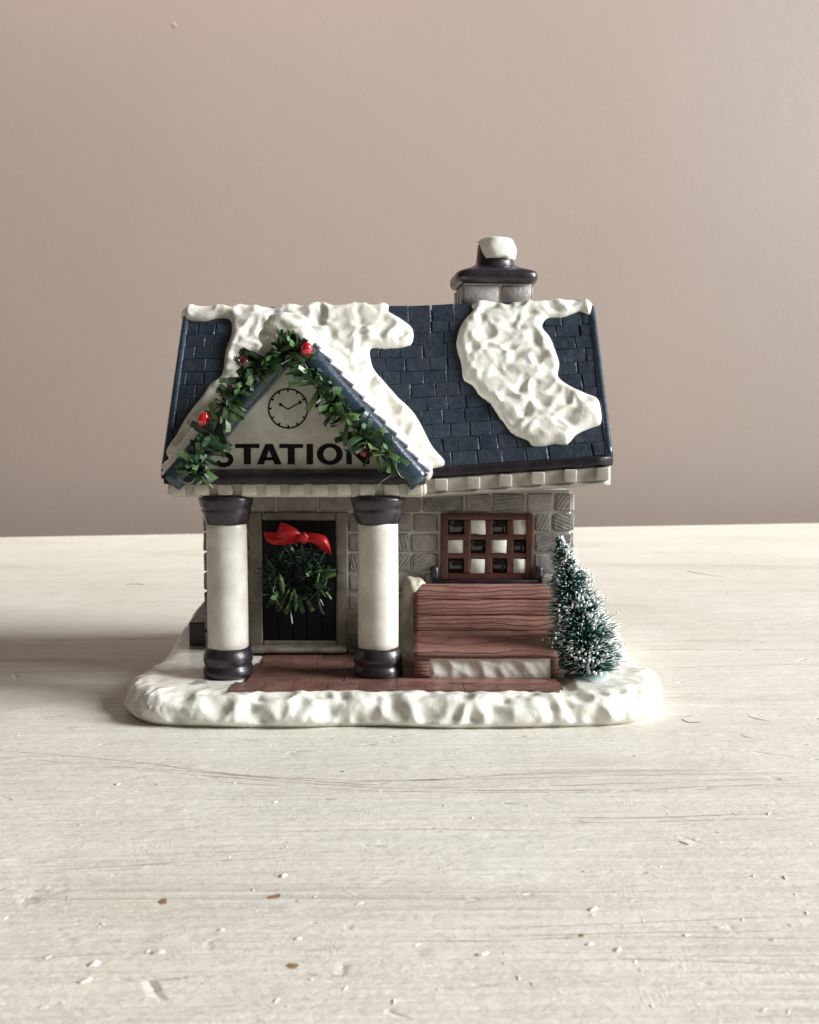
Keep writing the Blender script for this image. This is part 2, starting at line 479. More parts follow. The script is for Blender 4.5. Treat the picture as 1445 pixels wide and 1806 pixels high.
# worn grain showing through the paint as long thin grooves
M['grain'] = glazed('worn_grain', (.33, .26, .19), (.50, .43, .35), 1.2, .6, 0, .4)
def groove(pts, r, seed):
    q = [Vector(k) for k in catmull([tuple(on_z(x, y, .004)) for x, y in pts], 60, False)]
    L, R = [], []
    for i, p in enumerate(q):
        t = (q[min(i + 1, len(q) - 1)] - q[max(i - 1, 0)]).normalized(); nn = Vector((-t.y, t.x, 0))
        w = noise.noise(Vector((p.x * .9, seed, 0))) * .9 + noise.noise(Vector((p.x * 4, seed * 2.1, 3))) * .5
        k = 1.5 * r * max(.05, .45 + w) * min(1, 4 * i / len(q), 4 * (len(q) - 1 - i) / len(q)) * p.y / 33
        c = p + nn * (.05 * noise.noise(Vector((p.x * .6, seed, 7))))
        L.append(c + nn * k); R.append(c - nn * k)
    m = MB(); m.grid([L, R]); m.build('grain_groove', M['grain'], table, smooth=False)
for k, (r, pts) in enumerate(((.030, [(-40, 1320), (200, 1340), (450, 1368), (720, 1376), (1000, 1362), (1480, 1355)]), (.026, [(-40, 1333), (300, 1358), (700, 1386), (1000, 1385), (1480, 1368)]),
        (.030, [(150, 1350), (500, 1378), (760, 1392), (1100, 1392), (1480, 1378)]), (.022, [(560, 1380), (900, 1372), (1480, 1361)]), (.018, [(300, 1372), (600, 1392), (900, 1398), (1200, 1395)]),
        (.040, [(1000, 1443), (1200, 1440), (1480, 1430)]), (.022, [(930, 1453), (1200, 1448), (1480, 1438)]), (.030, [(-40, 1539), (150, 1532), (330, 1520), (500, 1512)]), (.018, [(-40, 1543), (120, 1538), (260, 1531)]),
        (.030, [(660, 1661), (900, 1658), (1100, 1652), (1480, 1656)]), (.022, [(700, 1641), (1000, 1632), (1480, 1612)]), (.018, [(860, 1651), (1150, 1645), (1480, 1640)]), (.020, [(1080, 1690), (1280, 1696), (1480, 1702)]),
        (.020, [(-40, 1187), (120, 1184), (250, 1181)]), (.016, [(60, 1210), (150, 1208), (225, 1208)]), (.022, [(60, 1131), (200, 1127), (320, 1126)]), (.02, [(1090, 1146), (1250, 1145), (1480, 1148)]),
        (.02, [(1130, 1180), (1300, 1174), (1480, 1170)]), (.02, [(-40, 1690), (120, 1686), (320, 1678)]), (.014, [(420, 1470), (700, 1462), (980, 1466)]), (.03, [(1120, 976), (1220, 974), (1330, 977)]))):
    groove(pts, r, k * 3.7 + 1)

# ------------------------------------------------------------------ the station house
house = thing('station_house', (0, 43.5, 0), 'glazed ceramic station house ornament with snow on its slate blue roof', 'figurine')

# ---- snow base
outline = catmull([*[tuple(on_z(px, py, 0))[:2] for px, py in ((258, 1279), (340, 1285), (500, 1287), (640, 1284), (800, 1288), (960, 1286), (1090, 1281), (1148, 1267), (1167, 1235))], (8.95, 41), (9.1, 45),
                   (8.9, 49), (7.6, 51.6), (3, 52.2), (-3, 52.2), (-8.2, 51.6), (-9.7, 49), (-9.95, 45), (-9.85, 41), *[tuple(on_z(px, py, 0))[:2] for px, py in ((227, 1238), (231, 1264))]], 38)
N = len(outline)
def base_top(d): return .98 + .10 * min(1, max(0, d - 37) / 3) + (0.21 * max(0, d - 43.0)) * min(1, max(0, d - 43) / 2)
prof = []
for k in range(19):                                   # from the table up round the rim
    a = k / 18
    th = a * math.pi * .5
    prof.append((.20 * max(0, 1 - a * 9) + .85 * (1 - math.cos(th)) ** 1.25, max(0.0, math.sin(th)) ** .9))
for k in range(1, 9): prof.append((.85 + k * .22, 1.0))
nrm = []
for i in range(N):
    t = outline[(i + 1) % N] - outline[i - 1]; t /= np.linalg.norm(t); nrm.append(np.array((-t[1], t[0])))
rows = []
for k, (ins, h) in enumerate(prof):
    row = []
    for i in range(N):
        p = outline[i] + nrm[i] * ins
        d = p[1]
        top = base_top(d)
        z = h * top
        q = Vector((p[0], d, z))
        # thumb-pressed dents round the rim, fading out on top and at the foot
        e = min(1, h * 3.5) * (1 if ins < .9 else max(0, 1 - (ins - .9) / .9))
        side = 1 if d < 40 else .35
        w = Vector((q.x * .95 + .35 * noise.noise(q * .9), q.y * 1.0, q.z * .9 + .25 * q.x))
        va = noise.voronoi(w * 1.38)[0]; vb = noise.voronoi(w * 2.3 + Vector((5, 2, 9)))[0]
        dn = (min(va[0], .7) - .42) + .16 * (vb[0] - .4) - .22 * max(0, .16 - (va[1] - va[0])) / .16 * .35
        fn = noise.noise(q * 2.3 + Vector((3, 1, 5)))
        disp = e * side * (.56 * (dn - .05) + .07 * fn)
        outv = Vector((-nrm[i][0], -nrm[i][1], 0)) * (1 - h * .75) + Vector((0, 0, 1)) * (.15 + h * .45 if h > .05 else 0)
        q = q + outv * disp
        pit = min(1, max(0, (q.x + 6.5 - (d - 36.5) * .35) / .35)) * min(1, max(0, (6.0 - q.x) / .5)) * min(1, max(0, (d - 36.3) / .45)) * (1 if d < 42.7 else 0)
        if pit > 0: q.z = min(q.z, 1.06 * (1 - pit) + .80 * pit)
        row.append(q)
    rows.append(row)
mb = MB(); mb.grid(rows, True)
b = len(mb.v) - N; c = len(mb.v); mb.v.append(Vector((0, 44, .7)))
for i in range(N): mb.f.append((b + i, b + (i + 1) % N, c))
mb.f.append(tuple(reversed(range(N))))
base = mb.build('snow_base', M['snow'], house)

# ---- paving of the porch, each paver on its own
pav = MB()
pav.prism([(-5.9, .7), (5.3, .7), (5.3, .995), (-5.9, .995)], 36.5, 42.6)
paving = pav.build('paving', M['paving'], house, smooth=False)
rowsd = [36.15, 37.3, 38.5, 39.6, 40.8, 42.0]
for r in range(5):
    x = (-6.15, -5.75, -5.8, -5.6, -5.7)[r]
    while x < 5.15:
        w = rng.uniform(.95, 1.35); w = min(w, 5.2 - x)
        if w < .3: break
        d0, d1 = rowsd[r], rowsd[r + 1]
        m = MB(); m.box((x + w / 2, (d0 + d1) / 2, 1.005), w / 2 - .004, (d1 - d0) / 2 - .005, .055 + rng.uniform(-.005, .005), .016, jit=.008)
        m.build('paver', M['paving'], paving, wn=True); x += w

# ---- walls
WX0, WX1, WD0, WD1, WZ0, WZ1 = -8.1, 6.42, 42.72, 50.2, .9, 7.5
wm = MB()
wm.box(((WX0 + WX1) / 2, (WD0 + WD1) / 2, (WZ0 + WZ1) / 2), (WX1 - WX0) / 2, (WD1 - WD0) / 2, (WZ1 - WZ0) / 2, .08)
wall = wm.build('wall', M['mortar'], house, wn=True)
def pz(py, d=42.6): return at(722, py, d).z
def pxx(px, d=42.6): return at(px, 900, d).x
door_x0, door_x1 = pxx(462), pxx(592)
fr_x0, fr_x1, fr_top = pxx(438), pxx(614), pz(903)
win_x0, win_x1, win_z0, win_z1 = pxx(777), pxx(940), pz(1022), pz(905)
zrows = [7.42, 6.62, 5.82, 5.02, 4.22, 3.42, 2.62, 1.82, 1.1]
def stone_block(c, hw, hh, t, axis):
    m = MB()
    if axis == 'y': m.box(c, hw, t, hh, .05, jit=.028)
    else: m.box(c, t, hw, hh, .05, jit=.028)
    m.build('stone', M['stone'], wall, wn=True)
for r in range(len(zrows) - 1):
    z1, z0 = zrows[r], zrows[r + 1]
    spans = [(WX0 - .05, WX1 + .05)]
    zc = (z0 + z1) / 2
    cut = []
    if zc < fr_top + .1: cut.append((fr_x0, fr_x1))
    if win_z0 - .15 < zc < win_z1 + .12: cut.append((win_x0 - .06, win_x1 + .06))
    segs = []; x = WX0 - .07
    for a, b_ in sorted(cut): segs.append((x, a)); x = b_
    segs.append((x, WX1 + .07))
    for a, b_ in segs:
        x = a
        first = rng.uniform(.6, 1.5) if r % 2 else rng.uniform(1.2, 1.7)
        while x < b_ - .05:
            w = first; first = rng.uniform(1.0, 1.75)
            if b_ - (x + w) < .55: w = b_ - x
            if w > 2.0: w = w / 2
            stone_block((x + w / 2, WD0 + .015 + rng.uniform(-.015, .015), zc), w / 2 - .055, (z1 - z0) / 2 - .055, .13, 'y'); x += w
    for sx in (WX0, WX1):
        d = WD0 + .12; k = 0
        while d < WD1 - .2:
            w = min(rng.uniform(1.0, 1.8), WD1 - d)
            stone_block((sx + (-.02 if sx < 0 else .02), d + w / 2, zc), w / 2 - .045, (z1 - z0) / 2 - .045, .13, 'x'); d += w

# ---- door with plain surround
dz0, dz1 = pz(1130), pz(918)
fm = MB()
fd = 42.58
f_z0 = 1.0
for (x0, x1, z0, z1) in ((fr_x0, door_x0, f_z0, fr_top), (door_x1, fr_x1, f_z0, fr_top), (door_x0, door_x1, dz1, fr_top), (door_x0, door_x1, f_z0, dz0)):
    fm.box(((x0 + x1) / 2, fd + .2, (z0 + z1) / 2), (x1 - x0) / 2, .2, (z1 - z0) / 2,   .06, jit=.015)
dm = MB(); dm.prism([(door_x0 - .05, dz0 - .05), (door_x1 + .05, dz0 - .05), (door_x1 + .05, dz1 + .05), (door_x0 - .05, dz1 + .05)], 42.69, 42.71)
door = dm.build('door', M['black'], house, smooth=False)
fm.build('door_frame', M['surround'], door, wn=True)
nw = 5; pwid = (door_x1 - door_x0) / nw
for k in range(nw):
    m = MB(); m.box((door_x0 + (k + .5) * pwid, 42.66, (dz0 + dz1) / 2), pwid / 2 - .02, .04, (dz1 - dz0) / 2 - .01, .025, jit=.008)
    m.build('plank', M['black'], door, wn=True)
m = MB(); m.box(((fr_x0 + fr_x1) / 2, 42.2, 1.22), (fr_x1 - fr_x0) / 2 - .05, .42, .10, .06, jit=.02)
m.build('door_step', M['surround'], door, wn=True)

# ---- window
wf = MB(); wd = 42.50
xs = [win_x0 + (win_x1 - win_x0) * k for k in (0, .08, .255, .325, .49, .56, .72, .79, .93, 1.0)]
zs = [win_z0 + (win_z1 - win_z0) * k for k in (0, .10, .315, .40, .60, .685, .90, 1.0)]
def bar(x0, x1, z0, z1, d=wd, t=.09, b=.03): wf.box(((x0 + x1) / 2, d + t, (z0 + z1) / 2), (x1 - x0) / 2, t, (z1 - z0) / 2, b, jit=.018)
bar(xs[0], xs[1] + .02, zs[0], zs[-1]); bar(xs[-2] - .02, xs[-1], zs[0], zs[-1])
bar(xs[1], xs[-2], zs[0], zs[1]); bar(xs[1], xs[-2], zs[-2], zs[-1])
for k in (2, 4, 6): bar(xs[k], xs[k + 1], zs[1], zs[-2], wd + .012)
for k in (2, 4): bar(xs[1], xs[-2], zs[k], zs[k + 1], wd + .02)
win_m = MB(); win_m.prism([(xs[0] + .05, zs[0] + .05), (xs[-1] - .05, zs[0] + .05), (xs[-1] - .05, zs[-1] - .05), (xs[0] + .05, zs[-1] - .05)], 42.645, 42.685)
window = win_m.build('window', M['paneblack'], house, smooth=False)
wf.build('frame', M['redframe'], window, wn=True)
for i in range(4):
    for j in range(3):
        white = (i + (2 - j)) % 2 == 1
        x0, x1 = xs[1 + 2 * i], xs[2 + 2 * i]; z0, z1 = zs[1 + 2 * j], zs[2 + 2 * j]
        m = MB(); g = .02 if white else .0
        m.box(((x0 + x1) / 2, 42.59 if white else 42.64, (z0 + z1) / 2), (x1 - x0) / 2 + g, .06, (z1 - z0) / 2 + g, .05, jit=.034 if white else .004)
        m.build('pane', M['panewhite' if white else 'paneblack'], window)
sl = MB()
sl.box(((xs[0] + xs[-1]) / 2, 42.42, zs[0] - .07), (xs[-1] - xs[0]) / 2 + .3, .22, .09, .04, jit=.01)
for x in (xs[0] - .24, xs[-1] + .22): sl.box((x, 42.44, zs[0] + .22), .15, .16, .33, .06, jit=.02)
sl.build('sill', M['plum'], window)

# ---- main roof
RX0, RX1, DE, DR = -9.42, 7.70, 41.3, 46.0
def ze(x): return 8.38 + (0.070 * max(0, x - .3) ** 1.0 if x > .3 else 0)
def zr(x): return 15.12 + .016 * x
def rp(x, s, h=0.0):
    """point of the roof surface: s cm up the slope from the eave, past the ridge down the back; h above it"""
    e, r = Vector((x, DE, ze(x))), Vector((x, DR, zr(x)))
    a = (r - e); L = a.length; a /= L
    n1 = Vector((0, -a.z, a.y)); n2 = Vector((0, a.z, a.y))
    rr = .45
    if s <= L - rr: p, nn = e + a * s, n1
    elif s >= L + rr:
        p = r + Vector((0, a.y, -a.z)) * (s - L); nn = n2
    else:
        k = (s - (L - rr)) / (2 * rr); k2 = k * k * (3 - 2 * k)
        pa = e + a * (L - rr); pb = r + Vector((0, a.y, -a.z)) * rr
        q = (1 - k) ** 2; w = 2 * k * (1 - k)
        p = pa * q + r * w + pb * (k * k); nn = (n1 * (1 - k2) + n2 * k2).normalized()
    return p + nn * h
SL = (Vector((0, DR, zr(0))) - Vector((0, DE, ze(0)))).length
def roof_xs(px, py):
    r = ray(px, py); x = 0
    for _ in range(8):
        e, q = Vector((0, DE, ze(x))), Vector((0, DR, zr(x))); a = q - e
        nn = Vector((0, -a.z, a.y)).normalized()
        o_ = Vector((0, 0, CAMZ)); k = (e - o_).dot(nn) / Vector((0, r.y, r.z)).dot(nn)
        p = o_ + Vector((r.x, r.y, r.z)) * k; x = p.x
    return x, (Vector((0, p.y, p.z)) - e).dot(a.normalized())
rm = MB()
nx = 40
rowsr = []
for i in range(nx + 1):
    x = RX0 + (RX1 - RX0) * i / nx
    e, r = rp(x, 0, -.005), rp(x, SL, -.005)
    bk = Vector((x, 2 * DR - DE, ze(x)))
    ring = [e, rp(x, SL * .5, -.005), rp(x, SL - .4, -.005), rp(x, SL, -.005), rp(x, SL + .4, -.005), bk, bk + Vector((0, -.3, -.45)), Vector((x, DR, zr(x) - .9)), e + Vector((0, .3, -.45))]
    rowsr.append(ring)
rm.grid(rowsr, True)
b0 = len(rm.v); k = len(rowsr[0]); rm.f.append(tuple(range(k))); rm.f.append(tuple(reversed(range(b0 - k, b0))))
roof = rm.build('roof', M['joint'], house, smooth=False)

# shingles: rows up the slope, joints staggered; alike widths share a mesh
row_s = [0.02]
rh = [.62, .66, .64, .66, .63, .66, .62, .66, .64, .60, .58, .86]
tot = sum(rh)
for h in rh: row_s.append(row_s[-1] + h * (SL - .05) / tot)
variants = {}
def shingle_mesh(w, h, v):
    key = (round(w / .12), round(h, 3), v)
    if key not in variants:
        m = MB(); w2 = key[0] * .12 / 2
        m.box((0, 0, .0), w2 - .014, h / 2 - .006, .042, .030, jit=.018)
        variants[key] = m.mesh('shingle', M['slate'], (0, 0, 0), smooth=False)
    return variants[key], key[0] * .12
for r in range(len(rh)):
    s0, s1 = row_s[r], row_s[r + 1]
    x = RX0 + .16 - (.0 if r % 2 else .45) + rng.uniform(-.05, .05)
    while x < RX1 - .2:
        w = rng.uniform(.64, 1.02)
        if r == len(rh) - 1: w = rng.uniform(.8, 1.1)
        xa, xb = max(x, RX0 + .14), min(x + w, RX1 - .14)
        if RX1 - .14 - xb < .3: xb = RX1 - .14
        x = xb
        if xb - xa < .2: continue
        me, wq = shingle_mesh(xb - xa, s1 - s0, rng.randrange(3))
        xc = (xa + xb) / 2; x = xa + wq
        # behind the porch roof nothing of the slope is seen
        zc = rp(xc, (s0 + s1) / 2).z
        if -7.4 + (zc - 8.4) * .9 < xc < -.6 - (zc - 8.4) * .9 and zc < 13: continue
        p = rp(xc, (s0 + s1) / 2, 0.0)
        ey = (rp(xc, s1) - rp(xc, s0)).normalized() if r < len(rh) - 1 else (rp(xc, s1 - .4) - rp(xc, s0)).normalized()
        ex = (rp(xc + .3, (s0 + s1) / 2) - rp(xc - .3, (s0 + s1) / 2)).normalized()
        ez = ex.cross(ey).normalized(); ey = ez.cross(ex)
        tilt = math.radians(2.0 + rng.uniform(-1.2, 1.2)); roll = rng.uniform(-.012, .012)
        ez, ey = ez * math.cos(tilt) - ey * math.sin(tilt), ey * math.cos(tilt) + ez * math.sin(tilt) * -1
        ey = ez.cross(ex).normalized()
        ex2 = (ex + ey * roll).normalized(); ey = ez.cross(ex2).normalized()
        inst('shingle', me, roof, p, ex2, ey, ez)
# verge boards and dark eave trim
for (xv, nm) in ((RX0 + .04, 0), (RX1 - .04, 1)):
    m = MB(); rws = []
    for i in range(24):
        s = SL * 1.02 * i / 23
        rws.append([rp(xv + dx, s, dh) + Vector((0, 0, .012 * noise.noise(Vector((s * 2, nm * 5, 1)))) ) for dx, dh in ((-.15, -.2), (-.15, .0), (-.09, .09), (0, .12), (.09, .09), (.15, .0), (.15, -.2))])
    m.grid(rws); m.f.append(tuple(range(7))); m.build('verge', M['rake'], roof)
def eave_run(x0, x1, d0, d1, h0, h1, n=26, wob=.02, base=ze):
    m = MB(); rws = []
    for i in range(n + 1):
        x = x0 + (x1 - x0) * i / n; z = base(x)
        w = wob * noise.noise(Vector((x * 1.3, d0, 2)))
        b = .07
        rws.append([Vector((x, d0 + b, z + h0 + w)), Vector((x, d0, z + h0 + b + w)), Vector((x, d0, z + h1 - b + w)), Vector((x, d0 + b, z + h1 + w)),
                    Vector((x, d1, z + h1)), Vector((x, d1, z + h0))])
    m.grid(rws, True); k = len(rws[0]); e = len(m.v); m.f.append(tuple(range(k))); m.f.append(tuple(reversed(range(e - k, e))))
    return m
eave_run(RX0 - .08, RX1 + .08, DE - .10, DE + .7, -.36, .02).build('eave_trim', M['trim'], roof, wn=True)
band = eave_run(.2, RX1 + .02, DE + .02, WD0 + .05, -1.02, -.37, wob=.012).build('eave_band', M['band'], house, wn=True)
eave_run(.2, RX1 + .0, DE - .06, WD0 + .04, -1.12, -.93, wob=.02).build('lip', M['band'], band, wn=True)
x = RX1 - .32
while x > .5:
    m = MB(); m.box((x, DE - .05, ze(x) - .66), .25, .13, .245, .045, jit=.02); m.build('dentil', M['band'], band, wn=True); x -= 1.235

# ---- porch gable
GX0, GX1, GA = at(289, 835, 37.6).x, at(752, 835, 37.6).x, at(517, 573, 37.6)
GZ = at(520, 838, 37.6).z
apex = Vector((GA.x, 37.6, GA.z - .02))
mid_x = apex.x
# porch ceiling block and its dentil band
pb = MB()
zb0, zb1 = at(520, 877, 37.9).z, at(520, 852, 37.9).z
pb.box(((GX0 + GX1) / 2 + .02, (37.95 + 43.2) / 2, (zb0 + zb1) / 2), (GX1 - GX0) / 2 - .14, (43.2 - 37.95) / 2, (zb1 - zb0) / 2, .05, jit=.0)
lint = pb.build('lintel', M['cream'], house, wn=True)
x = GX0 + .42
while x < GX1 - .2:
    m = MB(); m.box((x, 37.93, (zb0 + zb1) / 2 + .02), .27, .14, (zb1 - zb0) / 2 - .035, .055, jit=.022); m.build('dentil', M['cream'], lint, wn=True); x += .835
pd = 37.9 + .3
while pd < 41:
    for sx in (GX0 + .14, GX1 - .10):
        m = MB(); m.box((sx, pd, (zb0 + zb1) / 2 + .02), .12, .24, (zb1 - zb0) / 2 - .035, .085, jit=.02); m.build('dentil', M['cream'], lint)
    pd += .85
gz0 = zb1 - .02
fb = MB(); rws = []
for i in range(31):
    x = GX0 + .02 + (GX1 - GX0 - .04) * i / 30; w = .02 * noise.noise(Vector((x * 1.5, 3, 1)))
    rws.append([Vector((x, 37.62, gz0 + w)), Vector((x, 37.5, gz0 + .07 + w)), Vector((x, 37.5, gz0 + .30 + w)), Vector((x, 37.58, gz0 + .37)), Vector((x, 38.1, gz0 + .50 + w)), Vector((x, 42.6, gz0 + .5)), Vector((x, 42.6, gz0))])
fb.grid(rws, True); fb.f.append(tuple(range(7))); e = len(fb.v); fb.f.append(tuple(reversed(range(e - 7, e))))
fb.build('fascia', M['trim'], house, wn=True)
PD = 38.14
gp = MB()
gp.prism([(GX0 + .5, gz0 + .3), (GX1 - .5, gz0 + .3), (apex.x, apex.z - .25)], PD, 38.6)
gable = gp.build('gable_panel', M['panel'], house, smooth=False)

eaveL, eaveR = Vector((GX0, 0, gz0 + .32)), Vector((GX1, 0, gz0 + .32))
def pslope(w, d, h=0.0):
    """porch roof surface: w cm from the apex (negative left), depth d, height h above it"""
    rr = .4
    vl = Vector((eaveL.x - apex.x, 0, eaveL.z - apex.z)).normalized(); vr = Vector((eaveR.x - apex.x, 0, eaveR.z - apex.z)).normalized()
    nl = Vector((vl.z, 0, -vl.x)); nl = nl if nl.z > 0 else -nl
    nr = Vector((vr.z, 0, -vr.x)); nr = nr if nr.z > 0 else -nr
    A = Vector((apex.x, d, apex.z))
    if w <= -rr: p, nn = A + vl * -w, nl
    elif w >= rr: p, nn = A + vr * w, nr
    else:
        k = (w + rr) / (2 * rr); k2 = k * k * (3 - 2 * k)
        p = (A + vl * rr) * (1 - k) ** 2 + A * (2 * k * (1 - k)) + (A + vr * rr) * k * k
        nn = (nl * (1 - k2) + nr * k2).normalized()
    return p + nn * h
WL = (Vector((eaveL.x, 0, eaveL.z)) - Vector((apex.x, 0, apex.z))).length
WR = (Vector((eaveR.x, 0, eaveR.z)) - Vector((apex.x, 0, apex.z))).length
pr = MB()
rws = []
ws = [-WL, -WL * .5, -.4, -.2, 0, .2, .4, WR * .5, WR]
for d in (37.8, 40, 42, 44.6):
    rws.append([pslope(w, d, -.03) for w in ws] + [pslope(w, d, -.5) for w in reversed(ws)])
pr.grid(rws, True); k = len(rws[0]); pr.f.append(tuple(range(k))); e = len(pr.v); pr.f.append(tuple(reversed(range(e - k, e))))
porch_roof = pr.build('porch_roof', M['joint'], house, smooth=False)
# rake boards: rounded slate-blue bars following both edges of the gable
for sgn, LEN in ((-1, WL), (1, WR)):
    m = MB(); rws = []
    for i in range(30):
        w = sgn * (LEN + .05) * i / 29
        if i == 0: w = 0
        wv = lambda q: .03 * noise.noise(Vector((w * 1.4, q * 3.1, 4 + sgn)))
        sec = [(38.2, .02), (37.72, .06), (37.56, .0), (37.48, -.14), (37.44, -.38), (37.48, -.62), (37.62, -.74), (38.2, -.76)]
        rws.append([pslope(w if abs(w) > .4 else sgn * max(abs(w), .001), d, h + wv(q)) for q, (d, h) in enumerate(sec)])
    for row in rws[:1]:
        for q in range(len(row)): row[q].x = apex.x
    m.grid(rws, True); m.f.append(tuple(range(8))); e = len(m.v); m.f.append(tuple(reversed(range(e - 8, e))))
    m.build('rake_board', M['rake'], porch_roof)
# stepped tiles on the porch slopes
for sgn, LEN in ((1, WR), (-1, WL)):
    nr_ = 12
    for r in range(nr_):
        w0, w1 = LEN * r / nr_, LEN * (r + 1) / nr_
        if sgn < 0 and r > 0 and r < nr_ - 2: pass
        d = 37.78
        for cidx in range(3):
            L = .95 if (cidx or r % 2 == 0) else .55
            wc = sgn * (w0 + w1) / 2
            p = pslope(wc, d + L / 2, .02)
            ex = (pslope(sgn * max(w1, .8), d) - pslope(sgn * max(w0, .5), d)).normalized(); ey = Vector((0, 1, 0))
            ez = ex.cross(ey); 
            if ez.z < 0: ez = -ez
            tl = math.radians(15); ex2 = (ex * math.cos(tl) + ez * math.sin(tl)); ez2 = ez * math.cos(tl) - ex * math.sin(tl)
            m = MB(); m.box(p + ez2 * .06, (w1 - w0) / 2 + .03, L / 2 - .015, .07, .03, ex2, ey, ez2, jit=.012)
            m.build('tile', M['ptile'], porch_roof); d += L

# ---- snow on the roof
def poly_dist(P, Q):
    """signed distance (inside positive) of points P (n,2) to polygon Q (m,2) and nearest points"""
    best = np.full(len(P), 1e9); near = np.zeros_like(P); inside = np.zeros(len(P), bool)
    m = len(Q)
    for i in range(m):
        a, b_ = Q[i], Q[(i + 1) % m]; ab = b_ - a; L2 = max(ab @ ab, 1e-12)
        t = np.clip(((P - a) @ ab) / L2, 0, 1); c = a + t[:, None] * ab
        d = np.linalg.norm(P - c, axis=1); k = d < best; best[k] = d[k]; near[k] = c[k]
        cond = (a[1] > P[:, 1]) != (b_[1] > P[:, 1])
        with np.errstate(divide='ignore', invalid='ignore'):
            xi = a[0] + (P[:, 1] - a[1]) * (b_[0] - a[0]) / (b_[1] - a[1])
        inside ^= cond & (P[:, 0] < xi)
    return np.where(inside, best, -best), near
def snow_patch(mb, poly, surf, thick, width, dent=.2, cell=.10, seed=0, scale=1.1):
    Q = np.array(catmull(poly, 5)); lo, hi = Q.min(0) - .15, Q.max(0) + .15
    nx_, ny_ = [int((hi[k] - lo[k]) / cell) + 1 for k in (0, 1)]
    gx, gy = np.meshgrid(lo[0] + cell * np.arange(nx_), lo[1] + cell * np.arange(ny_), indexing='ij')
    P = np.stack([gx.ravel(), gy.ravel()], 1); sd, near = poly_dist(P, Q)
    out_ = sd < 0; P2 = np.where(out_[:, None], near, P); sdc = np.maximum(sd, 0)
    k = np.clip(sdc / width, 0, 1); prof_ = np.sqrt(np.clip(1 - (1 - k) ** 2, 0, 1)); soft = k * k * (3 - 2 * k)
    idx = -np.ones((len(P), 2), int)
    S = sd.reshape(nx_, ny_)
    def vid(n_):
        if idx[n_, 0] < 0:
            p = P2[n_]; q = Vector((p[0] * scale, p[1] * scale, seed * 3.7))
            q += Vector((noise.noise(q * .8), noise.noise(q * .8 + Vector((7, 3, 1))), 0)) * .55
            vd = noise.voronoi(q)[0]
            h = thick * prof_[n_] * (1 + .25 * noise.noise(q * .45)) + soft[n_] * (dent * (min(vd[0], .62) - .36) + .05 * noise.noise(q * 2.6))
            idx[n_, 0] = len(mb.v); mb.v.append(surf(p[0], p[1], max(h, 0.0)))
            idx[n_, 1] = len(mb.v); mb.v.append(surf(p[0], p[1], -.14))
        return idx[n_]
    edges = {}
    for i in range(nx_ - 1):
        for j in range(ny_ - 1):
            c4 = S[i:i + 2, j:j + 2]
            if c4.min() < -cell * .95 or c4.mean() < -cell * .05: continue
            ids = [vid(a * ny_ + b_) for a, b_ in ((i, j), (i + 1, j), (i + 1, j + 1), (i, j + 1))]
            mb.f.append(tuple(q[0] for q in ids)); mb.f.append(tuple(q[1] for q in reversed(ids)))
            for a in range(4):
                u, v = ids[a], ids[(a + 1) % 4]
                if (v[0], u[0]) in edges: del edges[(v[0], u[0])]
                else: edges[(u[0], v[0])] = (u, v)
    for u, v in edges.values(): mb.f.append((u[0], u[1], v[1], v[0]))
def fuse(mb, name, mat, parent, voxel=.055, smooth=6):
    """one skin over overlapping lumps"""
    o = mb.build(name, mat, parent)
    r = o.modifiers.new('remesh', 'REMESH'); r.mode = 'VOXEL'; r.voxel_size = voxel * .01; r.use_smooth_shade = True
    s = o.modifiers.new('smooth', 'SMOOTH'); s.factor = .5; s.iterations = smooth
    dg = bpy.context.evaluated_depsgraph_get(); dg.update()
    me = bpy.data.meshes.new_from_object(o.evaluated_get(dg))
    o.modifiers.clear(); old = o.data; o.data = me; bpy.data.meshes.remove(old)
    me.polygons.foreach_set('use_smooth', [True] * len(me.polygons))
    return o
right_px = [(834, 547), (814, 572), (804, 604), (807, 623), (813, 642), (817, 671), (834, 683), (847, 701), (863, 712), (876, 731), (895, 757), (911, 771), (931, 779),
            (938, 787), (955, 789), (977, 784), (1000, 785), (1016, 769), (1041, 757), (1060, 749), (1061, 725), (1054, 704), (1035, 696), (1006, 683), (985, 666), (987, 642),
            (979, 617), (971, 597), (957, 578), (965, 564), (993, 561), (1009, 556), (1025, 551), (1040, 557)]
poly = [roof_xs(*p) for p in right_px]
poly += [(7.78, SL - .1), (7.7, SL + .7), (6, SL + .9), (4.2, SL + .8), (2.5, SL + .9), (2.4, SL)]
sm = MB(); snow_patch(sm, poly, rp, .27, .36, .35, .07, 1, 1.36)
fuse(sm, 'roof_snow', M['snow'], house, .045, 3)
left_px = [(684, 617), (655, 617), (655, 637), (662, 655), (680, 676), (702, 701), (734, 734), (763, 788), (786, 817), (762, 828)]
polyL = [roof_xs(*p) for p in left_px]
polyL += [(-.5, -.1), (-3, .2), (-6, .2)]
polyL += [roof_xs(*p) for p in ((300, 812), (313, 766), (334, 730), (356, 701), (370, 680), (391, 662), (398, 619), (408, 592), (406, 566), (385, 563), (363, 568), (337, 567), (325, 560))]
polyL += [(-9.5, SL + .5), (-7, SL + .9), (-4, SL + .8), (-1.5, SL + .8), (-.75, SL + .2)]
polyL += [roof_xs(*p) for p in ((686, 550), (709, 565), (729, 583), (724, 610))]
sm = MB(); snow_patch(sm, polyL, rp, .29, .36, .33, .075, 2, 1.32)
